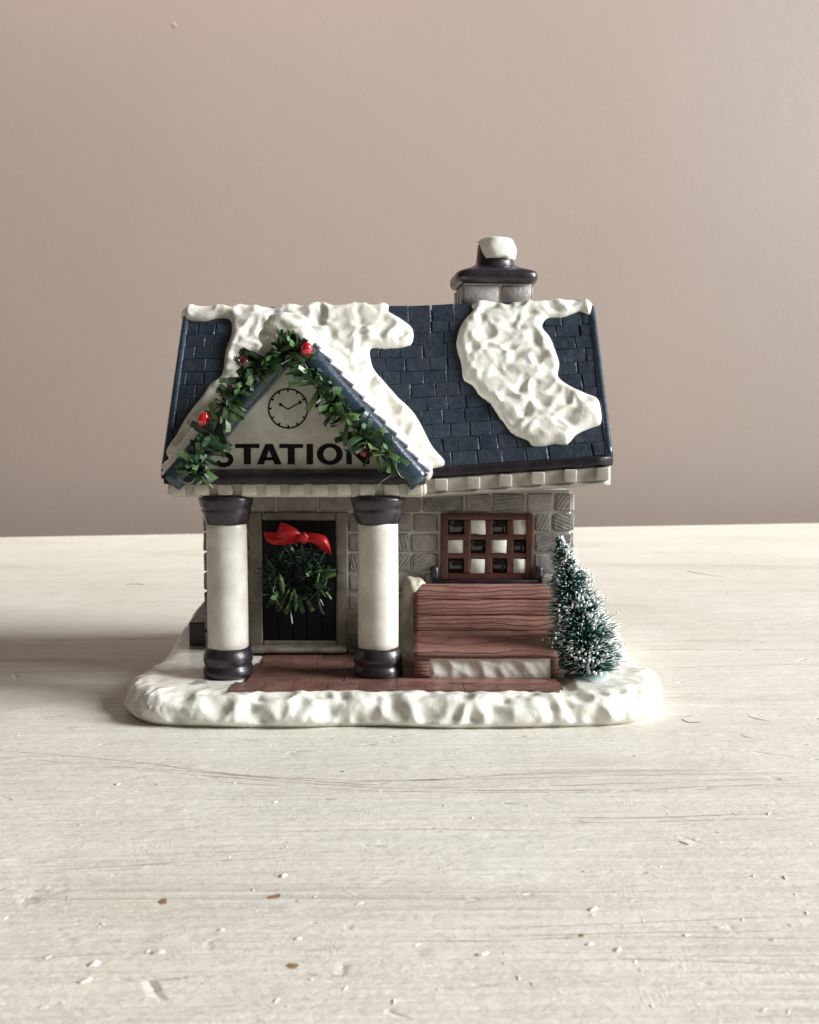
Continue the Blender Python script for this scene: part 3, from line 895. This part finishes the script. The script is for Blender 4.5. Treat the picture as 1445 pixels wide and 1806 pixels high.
polyP = [(-WL - .05, 37.8), (-WL * .8, 37.7), (-WL * .55, 37.75), (-WL * .3, 37.7), (-.9, 37.6), (-.55, 37.35), (0, 37.3), (.55, 37.35), (.95, 37.5), (1.0, 38.2), (1.5, 38.55), (WR * .4, 38.5), (WR * .6, 38.65),
         (WR * .8, 38.5), (WR * .96, 38.6), (WR + .1, 39.2), (WR + .05, 41.6), (WR * .5, 44), (0, 45.4), (-WL * .5, 44), (-WL, 41.8), (-WL - .1, 39.5)]
sm.blob(at(508, 572, 37.75), .80, .55, .40, 24, 16, .35, 6)
sm.blob(at(486, 592, 37.85), .5, .5, .42, 24, 16, .35, 2)
snow_patch(sm, polyP, pslope, .34, .40, .16, .10, 3, .9)
fuse(sm, 'roof_snow', M['snow'], house, .045, 3)

# ---- chimney
ca = math.radians(5); ax = Vector((math.cos(ca), math.sin(ca), 0)); ay = Vector((-math.sin(ca), math.cos(ca), 0))
cd = 46.4
cl, cr = at(817, 510, cd), at(940, 510, cd)
cw = (cr.x - cl.x) / 2; cz1 = at(880, 499, cd).z
cc = Vector(((cl.x + cr.x) / 2, cd, 0)) + ay * 1.35
m = MB(); m.box((cc.x, cc.y, (13 + cz1) / 2), cw - .03, 1.3, (cz1 - 13) / 2, .05, ax, ay)
chim = m.build('chimney', M['mortar'], house, wn=True)
zc1 = at(880, 502, cd).z
for k, (o0, o1) in enumerate(((-1, .05), (.07, 1))):
    for rr_, (z0, z1) in enumerate(((zc1 - .92, zc1), (zc1 - 1.8, zc1 - .95))):
        a0, a1 = (o0 * cw, o1 * cw) if rr_ == 0 else (o0 * cw if k == 0 else -.35 * cw, -.38 * cw if k == 0 else o1 * cw)
        m = MB(); m.box(cc + ax * ((a0 + a1) / 2) - ay * 1.3 + Vector((0, 0, (z0 + z1) / 2)), (a1 - a0) / 2 - .03, .06, (z1 - z0) / 2 - .02, .05, ax, ay, jit=.012)
        m.build('stone', M['stone'], chim)
for q in (-.85, 0, .85):
    for sx in (-1, 1):
        m = MB(); m.box(cc + ax * (sx * cw) + ay * q + Vector((0, 0, zc1 - .46)), .06, .40, .44, .05, ax, ay, jit=.012)
        m.build('stone', M['stone'], chim)
zt0, zt1 = at(880, 500, cd).z, at(880, 470, cd).z
ztop = at(880, 464, cd).z; zf = at(880, 421, cd).z
k = cd / F
m = MB()
prof = [(.97, zt0 + .0), (1.06, zt0 + .05), (1.12, zt0 + .2), (1.12, zt0 + .42), (1.07, zt0 + .54), (.88, zt0 + .66), (.66, zt0 + .78), (.5, zt0 + .95)]
rws = []
for (s, z) in prof:
    ring = []
    for j in range(48):
        a = 2 * math.pi * j / 48; cxx, cyy = math.cos(a), math.sin(a); e = .28
        X = math.copysign(abs(cxx) ** e, cxx) * cw * s * 1.06; Y = math.copysign(abs(cyy) ** e, cyy) * 1.38 * s * 1.06
        wv = .02 * noise.noise(Vector((X, Y, z)) * 1.8)
        ring.append(cc + ax * (X + wv) + ay * Y + Vector((0, 0, z + wv)))
    rws.append(ring)
m.grid(rws, True); e = len(m.v); m.f.append(tuple(reversed(range(e - 48, e)))); m.f.append(tuple(range(48)))
m.build('cap', M['plum'], chim)
m = MB(); fc = cc + ax * (at(880, 440, cd).x - at(878, 440, cd).x) - ay * .2
fr = 33.5 * k
m.lathe((fc.x, fc.y, 0), [(fr * 1.25, zt0 + .62), (fr * 1.12, zt0 + .78), (fr * 1.02, zt0 + 1.0), (fr * .93, zf - .25), (fr * .90, zf - .1), (fr * .80, zf - .02), (fr * .5, zf - .01)], 40, .02)
m.build('flue', M['plum'], chim)
m = MB(); sn = MB()
rws = []
for i in range(20):
    u = i / 19; row = []
    for j in range(40):
        a = 2 * math.pi * j / 40
        ang = abs((math.degrees(a) + 48 + 180) % 360 - 180)       # hangs low at the front right only
        f_ = min(1, max(0, (118 - ang) / 45)); f_ = f_ * f_ * (3 - 2 * f_)
        drop = (.03 + .80 * f_) * (1 + .16 * noise.noise(Vector((math.cos(a) * 3, math.sin(a) * 3, 3))))
        if u < .5:
            r = fr * .98 * math.sin(math.pi * u) ** .8; z = zf + .06 + .16 * math.cos(math.pi * u) ** .7
        else:
            r = fr * (.98 + .10 * (u - .5) * 2) + .05 * math.sin(math.pi * (u - .5) * 2); z = zf + .06 - drop * (u - .5) * 2
        w = .07 * noise.noise(Vector((math.cos(a) * r * 2.2, math.sin(a) * r * 2.2, z * 2.0)))
        if u > .97: r -= .14
        row.append((fc.x + .05 + math.cos(a) * (r * (.93 + .05 * f_) + w), fc.y - .02 + math.sin(a) * (r * (.93 + .07 * f_) + w), z))
    rws.append(row)
m.grid(rws, True)
m.build('chimney_snow', M['snow'], chim)

# ---- columns
def column(pxc, shaft_px, dcol, tag):
    d = dcol
    c = at(pxc, 1000, d); x = c.x
    zb = 1.04; z1 = at(722, 1143, d).z; z2 = at(722, 922, d).z; z3 = zb0 + .02
    R = shaft_px / 2 / F * d
    m = MB(); m.lathe((x, d, 0), [(R * 1.0, z1 - .1), (R * 1.01, z1 + .3), (R * 1.0, (z1 + z2) / 2), (R * .985, z2 - .2), (R * .985, z2 + .1)], 48, .02, tag * 7)
    shaft = m.build('column', M['shaft'], house)
    h = z1 + .08 - zb
    m = MB(); m.lathe((x, d, zb), [(R * 1.18, 0), (R * 1.25, .06), (R * 1.26, .2), (R * 1.21, .34), (R * 1.15, .40), (R * 1.19, .46), (R * 1.24, .58), (R * 1.22, .74), (R * 1.12, h - .1), (R * 1.0, h), (R * .96, h)], 48, .05, tag * 3 + 1)
    m.build('column_base', M['plum'], shaft)
    hc = z3 - z2
    m = MB(); m.lathe((x, d, z2), [(R * .95, -.05), (R * 1.0, -.03), (R * 1.07, .05), (R * 1.20, hc * .35), (R * 1.23, hc * .48), (R * 1.20, hc * .55), (R * 1.27, hc * .62), (R * 1.33, hc * .85), (R * 1.32, hc), (R * 1.2, hc)], 48, .05, tag * 5 + 2)
    m.build('capital', M['plum'], shaft)
column(401, 72, 38.55, 1)
column(667, 72, 38.55, 2)

# ---- bench
bl, br = 728, 988
def bz(px, py, d): return at(px, py, d)
bb = MB()
# snow-filled front between two red-brown end posts, moulded in one piece with the seat
fd_ = 37.85
p0, p1 = at(732, 1150, fd_), at(980, 1150, fd_)
zf0, zf1 = 1.05, p0.z
bb.box(((p0.x + p1.x) / 2, (fd_ + 40.5) / 2 + .12, (zf0 + zf1) / 2 - .05), (p1.x - p0.x) / 2 - .05, (40.5 - fd_) / 2 - .02, (zf1 - zf0) / 2 - .02, .05)
bench = bb.build('bench', M['bench'], house, wn=True)
for (a, b_) in ((731, 757), (972, 986)):
    xa, xb = at(a, 1170, fd_).x, at(b_, 1170, fd_).x
    m = MB(); m.box(((xa + xb) / 2, fd_ + .1, (1.1 + zf1) / 2), (xb - xa) / 2, .14, (zf1 - 1.1) / 2, .06, jit=.03); m.build('post', M['bench'], bench)
m = MB(); xa, xb = at(757, 1170, fd_).x, at(972, 1170, fd_).x
rws = []
for i in range(15):
    z = 1.0 + (zf1 - 1.06) * i / 14; row = []
    for j in range(70):
        x = xa + (xb - xa) * j / 69
        e = min(1, min(i, 14 - i) / 3, min(j, 69 - j) / 3)
        q = Vector((x * 1.9 + z * .9, 4.4, z * 1.1)); v = noise.voronoi(q)[0][0]
        row.append(Vector((x, fd_ + .06 - e * (.03 + .16 * (v - .4)), z)))
    rws.append(row)
m.grid(rws); m.build('front_panel', M['snow'], bench)
m = MB(); xa, xb = at(700, 1205, 37.6).x, at(965, 1205, 37.6).x
m.box(((xa + xb) / 2, 37.35, 1.03), (xb - xa) / 2, .42, .06, .05, jit=.01); m.build('plinth', M['bench'], bench, wn=True)
back = [(1029, 41.75, 731, 986), (1057, 41.35, 729, 988), (1085, 40.98, 729, 990), (1113, 40.62, 729, 988), (1150, 37.72, 729, 984)]
for i in range(4):
    (y0, d0, l0, r0), (y1, d1, l1, r1) = back[i], back[i + 1]
    mseg = 24; m = MB(); rws = []
    for j in range(mseg + 1):
        t = j / mseg
        A = at(l0 + (r0 - l0) * t, y0, d0); B = at(l1 + (r1 - l1) * t, y1, d1)
        u = (B - A); Ln = u.length; u /= Ln; nn = Vector((0, u.z, -u.y)); nn = nn if nn.y < 0 or nn.z > 0 else -nn
        g = .014
        wv = .03 * noise.noise(Vector((A.x * .9, i * 5, 1)))
        en = .04 if j in (0, mseg) else 0
        rws.append([A + u * g - nn * .25, A + u * (g + wv) - nn * (.0 + en), A + u * (g + .07 + wv) + nn * (.028 - en), A + u * (Ln * .5) + nn * (.03 - en + .02 * noise.noise(A * 1.3)),
                    B - u * (g + .07 - wv) + nn * (.028 - en), B - u * (g - wv) - nn * en, B - u * g - nn * .25])
    m.grid(rws, True); e = len(m.v); m.f.append(tuple(range(7))); m.f.append(tuple(reversed(range(e - 7, e))))
    m.build('seat' if i == 3 else 'plank', M['bench'], bench)
# snow drifted up beside the bench
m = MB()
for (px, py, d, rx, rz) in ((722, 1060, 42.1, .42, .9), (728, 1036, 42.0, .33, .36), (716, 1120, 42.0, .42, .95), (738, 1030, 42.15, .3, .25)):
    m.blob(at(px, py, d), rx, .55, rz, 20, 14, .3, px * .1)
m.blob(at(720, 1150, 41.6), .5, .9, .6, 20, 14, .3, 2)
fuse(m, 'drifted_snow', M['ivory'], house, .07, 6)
m = MB(); m.blob(at(972, 1024, 42.3), .40, .35, .30, 20, 14, .5, 9); m.blob(at(984, 1038, 42.1), .26, .4, .42, 20, 14, .5, 5)
fuse(m, 'drifted_snow', M['snow'], house, .07, 6)

# ---- dark box against the left wall
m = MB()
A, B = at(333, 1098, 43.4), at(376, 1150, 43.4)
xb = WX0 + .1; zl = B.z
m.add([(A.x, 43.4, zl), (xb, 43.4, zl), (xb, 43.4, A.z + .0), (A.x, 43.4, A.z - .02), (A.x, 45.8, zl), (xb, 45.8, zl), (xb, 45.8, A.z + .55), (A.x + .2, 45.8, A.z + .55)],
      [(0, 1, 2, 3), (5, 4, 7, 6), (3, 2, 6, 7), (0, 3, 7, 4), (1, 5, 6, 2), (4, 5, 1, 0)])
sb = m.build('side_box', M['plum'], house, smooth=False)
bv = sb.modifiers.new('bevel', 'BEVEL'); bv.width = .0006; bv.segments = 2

# ---- lettering and clock printed on the gable
LD = PD - .012
lt = MB()
z0, z1 = at(520, 819, LD).z, at(520, 783, LD).z; H = z1 - z0
def X(px): return at(px, 800, LD).x
def quad(pts): lt.add([(x, LD, z) for x, z in pts], [tuple(range(len(pts)))])
def letters():
    def letter_T(a, b_):
        xa, xb = X(a), X(b_); c = (xa + xb) / 2; s = .125
        quad([(xa, z1 - .20 * H), (xb, z1 - .20 * H), (xb, z1), (xa, z1)]); quad([(c - s, z0), (c + s, z0), (c + s, z1 - .20 * H), (c - s, z1 - .20 * H)])
    letter_T(415, 458); letter_T(493, 535)
    a, b_ = X(453), X(497); c = (a + b_) / 2; s = .25; t = .13
    quad([(a, z0), (a + s, z0), (c, z1 - .30 * H), (c - t, z1)]); quad([(b_ - s, z0), (b_, z0), (c + t, z1), (c, z1 - .30 * H)]); quad([(c - t, z1), (c, z1 - .31 * H), (c + t, z1)])
    quad([(a + .22, z0 + .2 * H), (b_ - .22, z0 + .2 * H), (b_ - .30, z0 + .36 * H), (a + .30, z0 + .36 * H)])
    quad([(X(541), z0), (X(552.5), z0), (X(552.5), z1), (X(541), z1)])
    cx_, cz_ = X(582), (z0 + z1) / 2; n = 40
    ro = [((X(605) - X(559)) / 2 * math.cos(2 * math.pi * k / n) + cx_, H * .53 * math.sin(2 * math.pi * k / n) + cz_) for k in range(n)]
    ri = [((X(605) - X(559)) / 2 * .50 * math.cos(2 * math.pi * k / n) + cx_, H * .325 * math.sin(2 * math.pi * k / n) + cz_) for k in range(n)]
    for k in range(n): quad([ro[k], ro[(k + 1) % n], ri[(k + 1) % n], ri[k]])
    a, b_ = X(611), X(652); s = .2
    quad([(a, z0), (a + s, z0), (a + s, z1), (a, z1)]); quad([(b_ - s, z0), (b_, z0), (b_, z1), (b_ - s, z1)])
    quad([(a + s, z1), (a + s, z1 - .42 * H), (b_ - s, z0), (b_ - s, z0 + .42 * H)])
    # S as a broad band along two arcs
    cx_ = X(395); r = H * .265; path = []
    for k in range(15): q = math.radians(20 + 250 * k / 14); path.append((cx_ + r * 1.35 * math.cos(q), z1 - r + .02 + r * math.sin(q)))
    for k in range(15): q = math.radians(90 - 250 * k / 14); path.append((cx_ + r * 1.35 * math.cos(q), z0 + r - .02 + r * math.sin(q)))
    hw = H * .115
    L_, R_ = [], []
    path = [p for k, p in enumerate(path) if k == 0 or math.hypot(p[0] - path[k - 1][0], p[1] - path[k - 1][1]) > 1e-4]
    for k, p in enumerate(path):
        q0, q1 = path[max(k - 1, 0)], path[min(k + 1, len(path) - 1)]; L = math.hypot(q1[0] - q0[0], q1[1] - q0[1])
        nx_, nz_ = -(q1[1] - q0[1]) / L * hw, (q1[0] - q0[0]) / L * hw
        L_.append((p[0] + nx_, p[1] + nz_)); R_.append((p[0] - nx_, p[1] - nz_))
    for k in range(len(path) - 1): quad([L_[k], R_[k], R_[k + 1], L_[k + 1]])
letters()
lt.build('lettering', M['print'], gable, smooth=False)
lt = MB()
C0 = at(508.5, 720.5, LD); R1 = 35.5 / F * LD
n = 64
for k in range(n):
    a, b_ = 2 * math.pi * k / n, 2 * math.pi * (k + 1) / n; r2 = R1 - .055
    quad([(C0.x + R1 * math.cos(a), C0.z + R1 * math.sin(a)), (C0.x + R1 * math.cos(b_), C0.z + R1 * math.sin(b_)), (C0.x + r2 * math.cos(b_), C0.z + r2 * math.sin(b_)), (C0.x + r2 * math.cos(a), C0.z + r2 * math.sin(a))])
for k in range(12):
    a = math.pi * k / 6; ca_, sa = math.cos(a), math.sin(a); r0, r1_, w = R1 - .13, R1 - .04, .032
    quad([(C0.x + r0 * ca_ - w * sa, C0.z + r0 * sa + w * ca_), (C0.x + r0 * ca_ + w * sa, C0.z + r0 * sa - w * ca_), (C0.x + r1_ * ca_ + w * sa, C0.z + r1_ * sa - w * ca_), (C0.x + r1_ * ca_ - w * sa, C0.z + r1_ * sa + w * ca_)])
for (tx, ty) in ((494, 713), (531, 709)):
    p, q = at(508.5, 722, LD), at(tx, ty, LD); dx, dz = q.x - p.x, q.z - p.z; L = math.hypot(dx, dz); nx_, nz_ = -dz / L * .022, dx / L * .022
    quad([(p.x + nx_, p.z + nz_), (p.x - nx_, p.z - nz_), (q.x - nx_, q.z - nz_), (q.x + nx_, q.z + nz_)])
    c_ = (p.x + dx * .93, p.z + dz * .93)
    lt.add([(c_[0] + .06 * math.cos(2 * math.pi * k / 14), LD - .004, c_[1] + .06 * math.sin(2 * math.pi * k / 14)) for k in range(14)], [tuple(range(14))])
lt.build('clock_face', M['print'], gable, smooth=False)

# ------------------------------------------------------------------ garland on the gable
g0 = at(350, 835, 37.3)
garland = thing('garland', g0, 'green foil garland with red berries wired along the station gable', 'garland')
gpx = [(343, 838), (352, 812), (366, 780), (385, 745), (405, 712), (425, 680), (447, 650), (470, 628), (497, 617), (520, 618), (538, 644), (552, 674), (576, 703), (600, 729), (624, 754), (650, 778), (676, 796), (698, 806)]
path = [Vector(p) for p in catmull([tuple(at(x, y, 37.22)) for x, y in gpx], 6, False)]
m = MB(); m.tube([p + Vector((.03 * noise.noise(p * 4), .05, .03 * noise.noise(p * 5))) for p in path], .045, 6); m.build('stem_wire', M['wire'], garland)
def strip_mesh(L, w, bend, twist, mat, name):
    """a thin foil strip, doubled so that it has thickness"""
    m = MB(); rows_ = []
    k = 6
    for i in range(k + 1):
        t = i / k; a = bend * t; y = L * (math.sin(a) / bend if abs(bend) > .01 else t); z = L * ((1 - math.cos(a)) / bend if abs(bend) > .01 else 0)
        tw = twist * t; c, s = math.cos(tw), math.sin(tw); th = .008
        rows_.append([(-w / 2 * c, y, z - w / 2 * s), (w / 2 * c, y, z + w / 2 * s), (w / 2 * c, y, z + w / 2 * s + th), (-w / 2 * c, y, z - w / 2 * s + th)])
    m.grid(rows_, True); e = len(m.v); m.f.append((0, 1, 2, 3)); m.f.append((e - 1, e - 2, e - 3, e - 4))
    return m.mesh(name, mat, (0, 0, 0), smooth=False)
smesh = [strip_mesh(rng.uniform(.48, .86), rng.uniform(.15, .26), rng.choice((-1, 1)) * rng.uniform(.2, 1.5), rng.uniform(-.4, .4), M['strip' if k % 3 else 'stripdark'], 'foil_strip') for k in range(14)]
def aim(d, roll):
    y = Vector(d).normalized(); x = y.cross(Vector((0, 0, 1)))
    if x.length < .1: x = Vector((1, 0, 0))
    x.normalize(); z = x.cross(y)
    return x * math.cos(roll) + z * math.sin(roll), y, z * math.cos(roll) - x * math.sin(roll)
for i in range(285):
    k = rng.randrange(2, len(path) - 1) if i > 20 else rng.choice((1, 2, 3, 4, len(path) - 3))
    p = path[k].lerp(path[k - 1], rng.random()); t = (path[k] - path[k - 1]).normalized()
    a = rng.uniform(-1.9, 1.9)            # mostly outwards, towards the front and both sides
    side = Vector((-t.z, 0, t.x))
    d = side * math.sin(a) + Vector((0, -1, 0)) * math.cos(a) * .75 + t * rng.uniform(-.6, .6)
    ex, ey, ez = aim(d, rng.uniform(0, 6.28))
    p = p + Vector((rng.uniform(-.06, .06), rng.uniform(-.05, .05), rng.uniform(-.06, .06)))
    if (p + ey * .6).y > 37.42: p.y -= .12
    o = inst('foil_strip', smesh[i % len(smesh)], garland, p, ex, ey, ez)
def berry_part(px, py, d, rx, rz, rot, mat):
    m = MB(); R_ = Matrix.Rotation(rot, 3, 'Y')
    m.blob(at(px, py, d), rx, rx, rz, 20, 14, .06, px, R_); m.build('berry', mat, garland)
berry_part(359, 739, 36.85, .195, .25, .35, M['berry'])
berry_part(541, 615, 36.75, .195, .215, .3, M['berry'])
berry_part(432, 640, 37.0, .16, .22, -.4, M['darkberry'])
berry_part(641, 795, 37.2, .15, .24, -.3, M['darkberry'])
m = MB(); m.tube([at(394, 704, 37.2), at(391, 694, 37.1), at(386, 682, 37.05)], .045, 5)
m.tube([at(402, 702, 37.2), at(401, 690, 37.15), at(402, 678, 37.1), at(412, 670, 37.1), at(420, 676, 37.1)], .018, 5)
m.tube([at(430, 637, 37.1), at(421, 638, 37.0), at(411, 634, 37.0)], .022, 5)
m.build('twig', M['wire'], garland)
m = MB()
m.tube(catmull([at(315, 842, 37.42), at(325, 851, 37.4), at(338, 851, 37.4), at(347, 842, 37.35), at(358, 840, 37.35), at(368, 852, 37.4), at(376, 860, 37.45)], 4, False), .022, 6)
m.tube(catmull([at(699, 812, 37.3), at(698, 826, 37.38), at(690, 838, 37.42), at(672, 850, 37.44), at(664, 862, 37.55), at(660, 872, 37.65), at(650, 884, 37.7)], 5, False), .012, 6)
m.tube(catmull([at(699, 826, 37.38), at(705, 838, 37.42), at(712, 843, 37.42)], 4, False), .014, 5)
m.build('glue_thread', M['glue'], garland)

# ------------------------------------------------------------------ wreath on the door
wc = at(524, 1016, 42.2)
wreath = thing('wreath', wc, 'small dark green wreath with red ribbon bow hanging on black door', 'wreath')
m = MB(); ring = [wc + Vector((math.cos(a) * .95, 0, math.sin(a) * .95)) for a in [2 * math.pi * k / 30 for k in range(31)]]
m.tube(ring, .07, 6); m.build('ring', M['wire'], wreath)
nmesh = [strip_mesh(rng.uniform(.45, .85), rng.uniform(.05, .10), rng.uniform(-.8, .8), rng.uniform(-.5, .5), M['needle'], 'needle') for _ in range(8)]
for i in range(280):
    a = rng.uniform(0, 6.283); r = .95 + rng.uniform(-.45, .25)
    p = wc + Vector((math.cos(a) * r, rng.uniform(-.1, .12), math.sin(a) * r))
    d = Vector((math.cos(a) * rng.uniform(-.5, 1.0) + rng.uniform(-.8, .8), rng.uniform(-.8, .05), math.sin(a) * rng.uniform(-.5, 1.0) + rng.uniform(-.8, .8)))
    inst('needle', nmesh[i % 8], wreath, p, *aim(d, rng.uniform(0, 6.28)))
for i in range(44):
    a = rng.uniform(-2.8, .5); r = .8 + rng.uniform(-.35, .2)
    p = wc + Vector((math.cos(a) * r, rng.uniform(-.2, 0), math.sin(a) * r))
    d = Vector((math.cos(a) + rng.uniform(-.9, .9), rng.uniform(-.7, 0), math.sin(a) + rng.uniform(-.9, .9)))
    inst('foil_strip', smesh[i % len(smesh)], wreath, p, *aim(d, rng.uniform(0, 6.28)))
# a fan of long needles on one side
for k in range(13):
    a = math.radians(112 + k * 9)
    p = at(484, 1004 + k * 2.2, 41.9); d = Vector((math.cos(a), -.2, math.sin(a) * .8))
    inst('needle', nmesh[k % 8], wreath, p, *aim(d, rng.uniform(-.5, .5)))
def leaf_mesh(L, w):
    m = MB(); rows_ = []
    for i in range(9):
        t = i / 8; ww = w * math.sin(math.pi * min(1, t * .93 + .05)) ** .8
        rows_.append([(-ww, L * t, .12 * t * L), (0, L * t, .12 * t * L - .04), (ww, L * t, .12 * t * L), (0, L * t, .12 * t * L - .055)])
    m.grid(rows_, True); return m.mesh('leaf', M['leaf'], (0, 0, 0))
lmesh = [leaf_mesh(.72, .19), leaf_mesh(.6, .22), leaf_mesh(.9, .12)]
for (px, py, ang, k) in ((528, 1022, 20, 1), (550, 1012, 10, 1), (556, 1040, 70, 0), (565, 1030, 130, 1), (494, 1075, 60, 2), (505, 1075, 62, 2), (513, 1062, 15, 0), (521, 1078, 92, 2), (575, 1052, 140, 0), (540, 1062, 40, 2), (560, 1008, 0, 0), (500, 1050, 100, 2)):
    a = math.radians(ang); d = Vector((math.cos(a), -.2, math.sin(a)))
    inst('leaf', lmesh[k], wreath, at(px, py, 41.75), *aim(d, rng.uniform(-.6, .6)))
m = MB()
m.tube(catmull([at(485, 1034, 41.7), at(482, 1042, 41.65), at(487, 1055, 41.65), at(492, 1066, 41.65), at(498, 1071, 41.7)], 4, False), .016, 5)
m.tube(catmull([at(500, 972, 41.9), at(496, 980, 41.8), at(493, 986, 41.8)], 4, False), .012, 5)
m.build('glue_thread', M['glue'], wreath)
bow = MB()
def zp(x, y): return (440 + x / 6.944, 890 + y / 6.944)
def satin(top, bot, d0, bulge):
    A = catmull([zp(*p) for p in top], 5, False); B = catmull([zp(*p) for p in bot], 5, False)
    n_ = 16
    def samp(L, t): f = t * (len(L) - 1); i = min(int(f), len(L) - 2); return L[i] * (1 - (f - i)) + L[i + 1] * (f - i)
    fr_, bk = [], []
    for i in range(n_ + 1):
        t = i / n_; a, b_ = samp(A, t), samp(B, t); ra, rb = [], []
        for j in range(7):
            s = j / 6; p = a * (1 - s) + b_ * s
            d = d0 - bulge * math.sin(math.pi * t) * (.6 + .4 * math.sin(math.pi * s)) + .05 * math.sin(s * 5 + t * 4)
            ra.append(at(p[0], p[1], d)); rb.append(at(p[0], p[1], d + .025))
        fr_.append(ra); bk.append(rb)
    rows_ = [f + list(reversed(b_)) for f, b_ in zip(fr_, bk)]
    bow.grid(rows_, True); e = len(bow.v); k = 14
    bow.f.append(tuple(range(e - k, e))); bow.f.append(tuple(range(e - k * (n_ + 1), e - k * n_)))
satin([(170, 335), (330, 345), (480, 390), (640, 415)], [(200, 430), (290, 490), (470, 490), (640, 445)], 41.65, .10)
satin([(335, 340), (385, 225), (420, 222), (560, 285), (640, 355)], [(330, 400), (420, 425), (500, 450), (560, 460), (640, 425)], 41.55, .28)
satin([(630, 350), (810, 350), (950, 405), (1003, 600)], [(640, 450), (780, 475), (900, 560), (1003, 612)], 41.6, .28)
c = at(*zp(665, 405), 41.35); bow.blob(c, .17, .09, .21, 16, 10, .5, 3)
bow.build('bow', M['ribbon'], wreath)

# ------------------------------------------------------------------ bottle-brush tree
t0, t1 = on_z(1034, 1196, 1.16), at(988, 950, 39.6)
t0 = Vector((at(1042, 1196, 38.6).x, 38.6, 1.12))
t1 = at(985, 946, 39.4)
tree = thing('bottle_brush_tree', t0, 'frosted teal bottle brush fir tree leaning beside the red bench', 'tree')
m = MB()
for i in range(2):
    m.tube([t0.lerp(t1, k / 40) + Vector((math.cos(k * .9 + i * 3.14) * .03, math.sin(k * .9 + i * 3.14) * .03, 0)) for k in range(41)], .03, 5)
m.tube(catmull([at(1040, 1188, 37.6), at(1036, 1174, 37.5), at(1042, 1162, 37.45), at(1050, 1160, 37.5)], 4, False), .075, 6, .03)
m.build('trunk', M['trunkwire'], tree)
axis = (t1 - t0); AL = axis.length; axis.normalize()
u = axis.cross(Vector((0, 1, 0))).normalized(); v = axis.cross(u).normalized()
br_, fl = MB(), MB()
def radius(h):
    base_r = 1.60 * max(0, 1 - h) ** .78 + .10
    tier = .70 + .40 * abs(math.sin(math.pi * (h * 5.2 + .12)))
    return base_r * tier * min(1, .70 + h * 1.4)
NB = 5600
for i in range(NB):
    h = rng.random() ** 1.25 * .985 + .012
    a = h * 5.2 * 2 * math.pi + rng.choice((0, math.pi)) + rng.gauss(0, .9)
    rad = radius(h + .01 * math.sin(a)) * rng.uniform(.72, 1.06)
    out_ = u * math.cos(a) + v * math.sin(a)
    p = t0 + axis * (h * AL)
    lift = rng.uniform(-.25, .55)
    d = (out_ + axis * lift * .7 + Vector((rng.gauss(0, .12), rng.gauss(0, .12), rng.gauss(0, .12)))).normalized()
    q = p + d * rad
    if q.z < 1.22: q.z = 1.22 + rng.random() * .1
    w = rng.uniform(.016, .028)
    s = d.cross(Vector((rng.uniform(-1, 1), rng.uniform(-1, 1), rng.uniform(-1, 1)))).normalized(); s2 = d.cross(s)
    b_ = p + d * rad * .12
    mid_ = p.lerp(q, .6) + Vector((0, 0, rng.uniform(-.04, .03)))
    br_.add([b_ + s * w, b_ - s * w * .5 + s2 * w * .87, b_ - s * w * .5 - s2 * w * .87, mid_ + s * w, mid_ - s * w * .5 + s2 * w * .87, mid_ - s * w * .5 - s2 * w * .87, q],
            [(0, 1, 4, 3), (1, 2, 5, 4), (2, 0, 3, 5), (3, 4, 6), (4, 5, 6), (5, 3, 6)])
    cl_ = noise.noise(q * 1.3 + Vector((4, 9, 2)))
    if rng.random() < .09 + .5 * cl_:
        r = rng.uniform(.016, .050) * (1.5 if rng.random() < .08 else 1)
        fl.blob(q - d * r * .5, r, r, r * 1.25, 6, 4, .4, i)
    elif rng.random() < .42 + .3 * cl_:
        e0 = mid_.lerp(q, .4); w *= 1.25
        fl.add([e0 + s * w, e0 - s * w * .5 + s2 * w * .87, e0 - s * w * .5 - s2 * w * .87, q + d * .03], [(0, 1, 3), (1, 2, 3), (2, 0, 3), (0, 2, 1)])
o = br_.build('bristles', M['bristle'], tree, smooth=False); o['kind'] = 'stuff'
o = fl.build('frost', M['frost'], tree); o['kind'] = 'stuff'
m = MB(); m.lathe((t0.x - .05, t0.y, .98), [(.85, 0), (.85, .03), (.75, .08), (.6, .12), (.3, .15), (.02, .16)], 36, .3, 4); m.build('tree_base', M['mintbase'], tree)
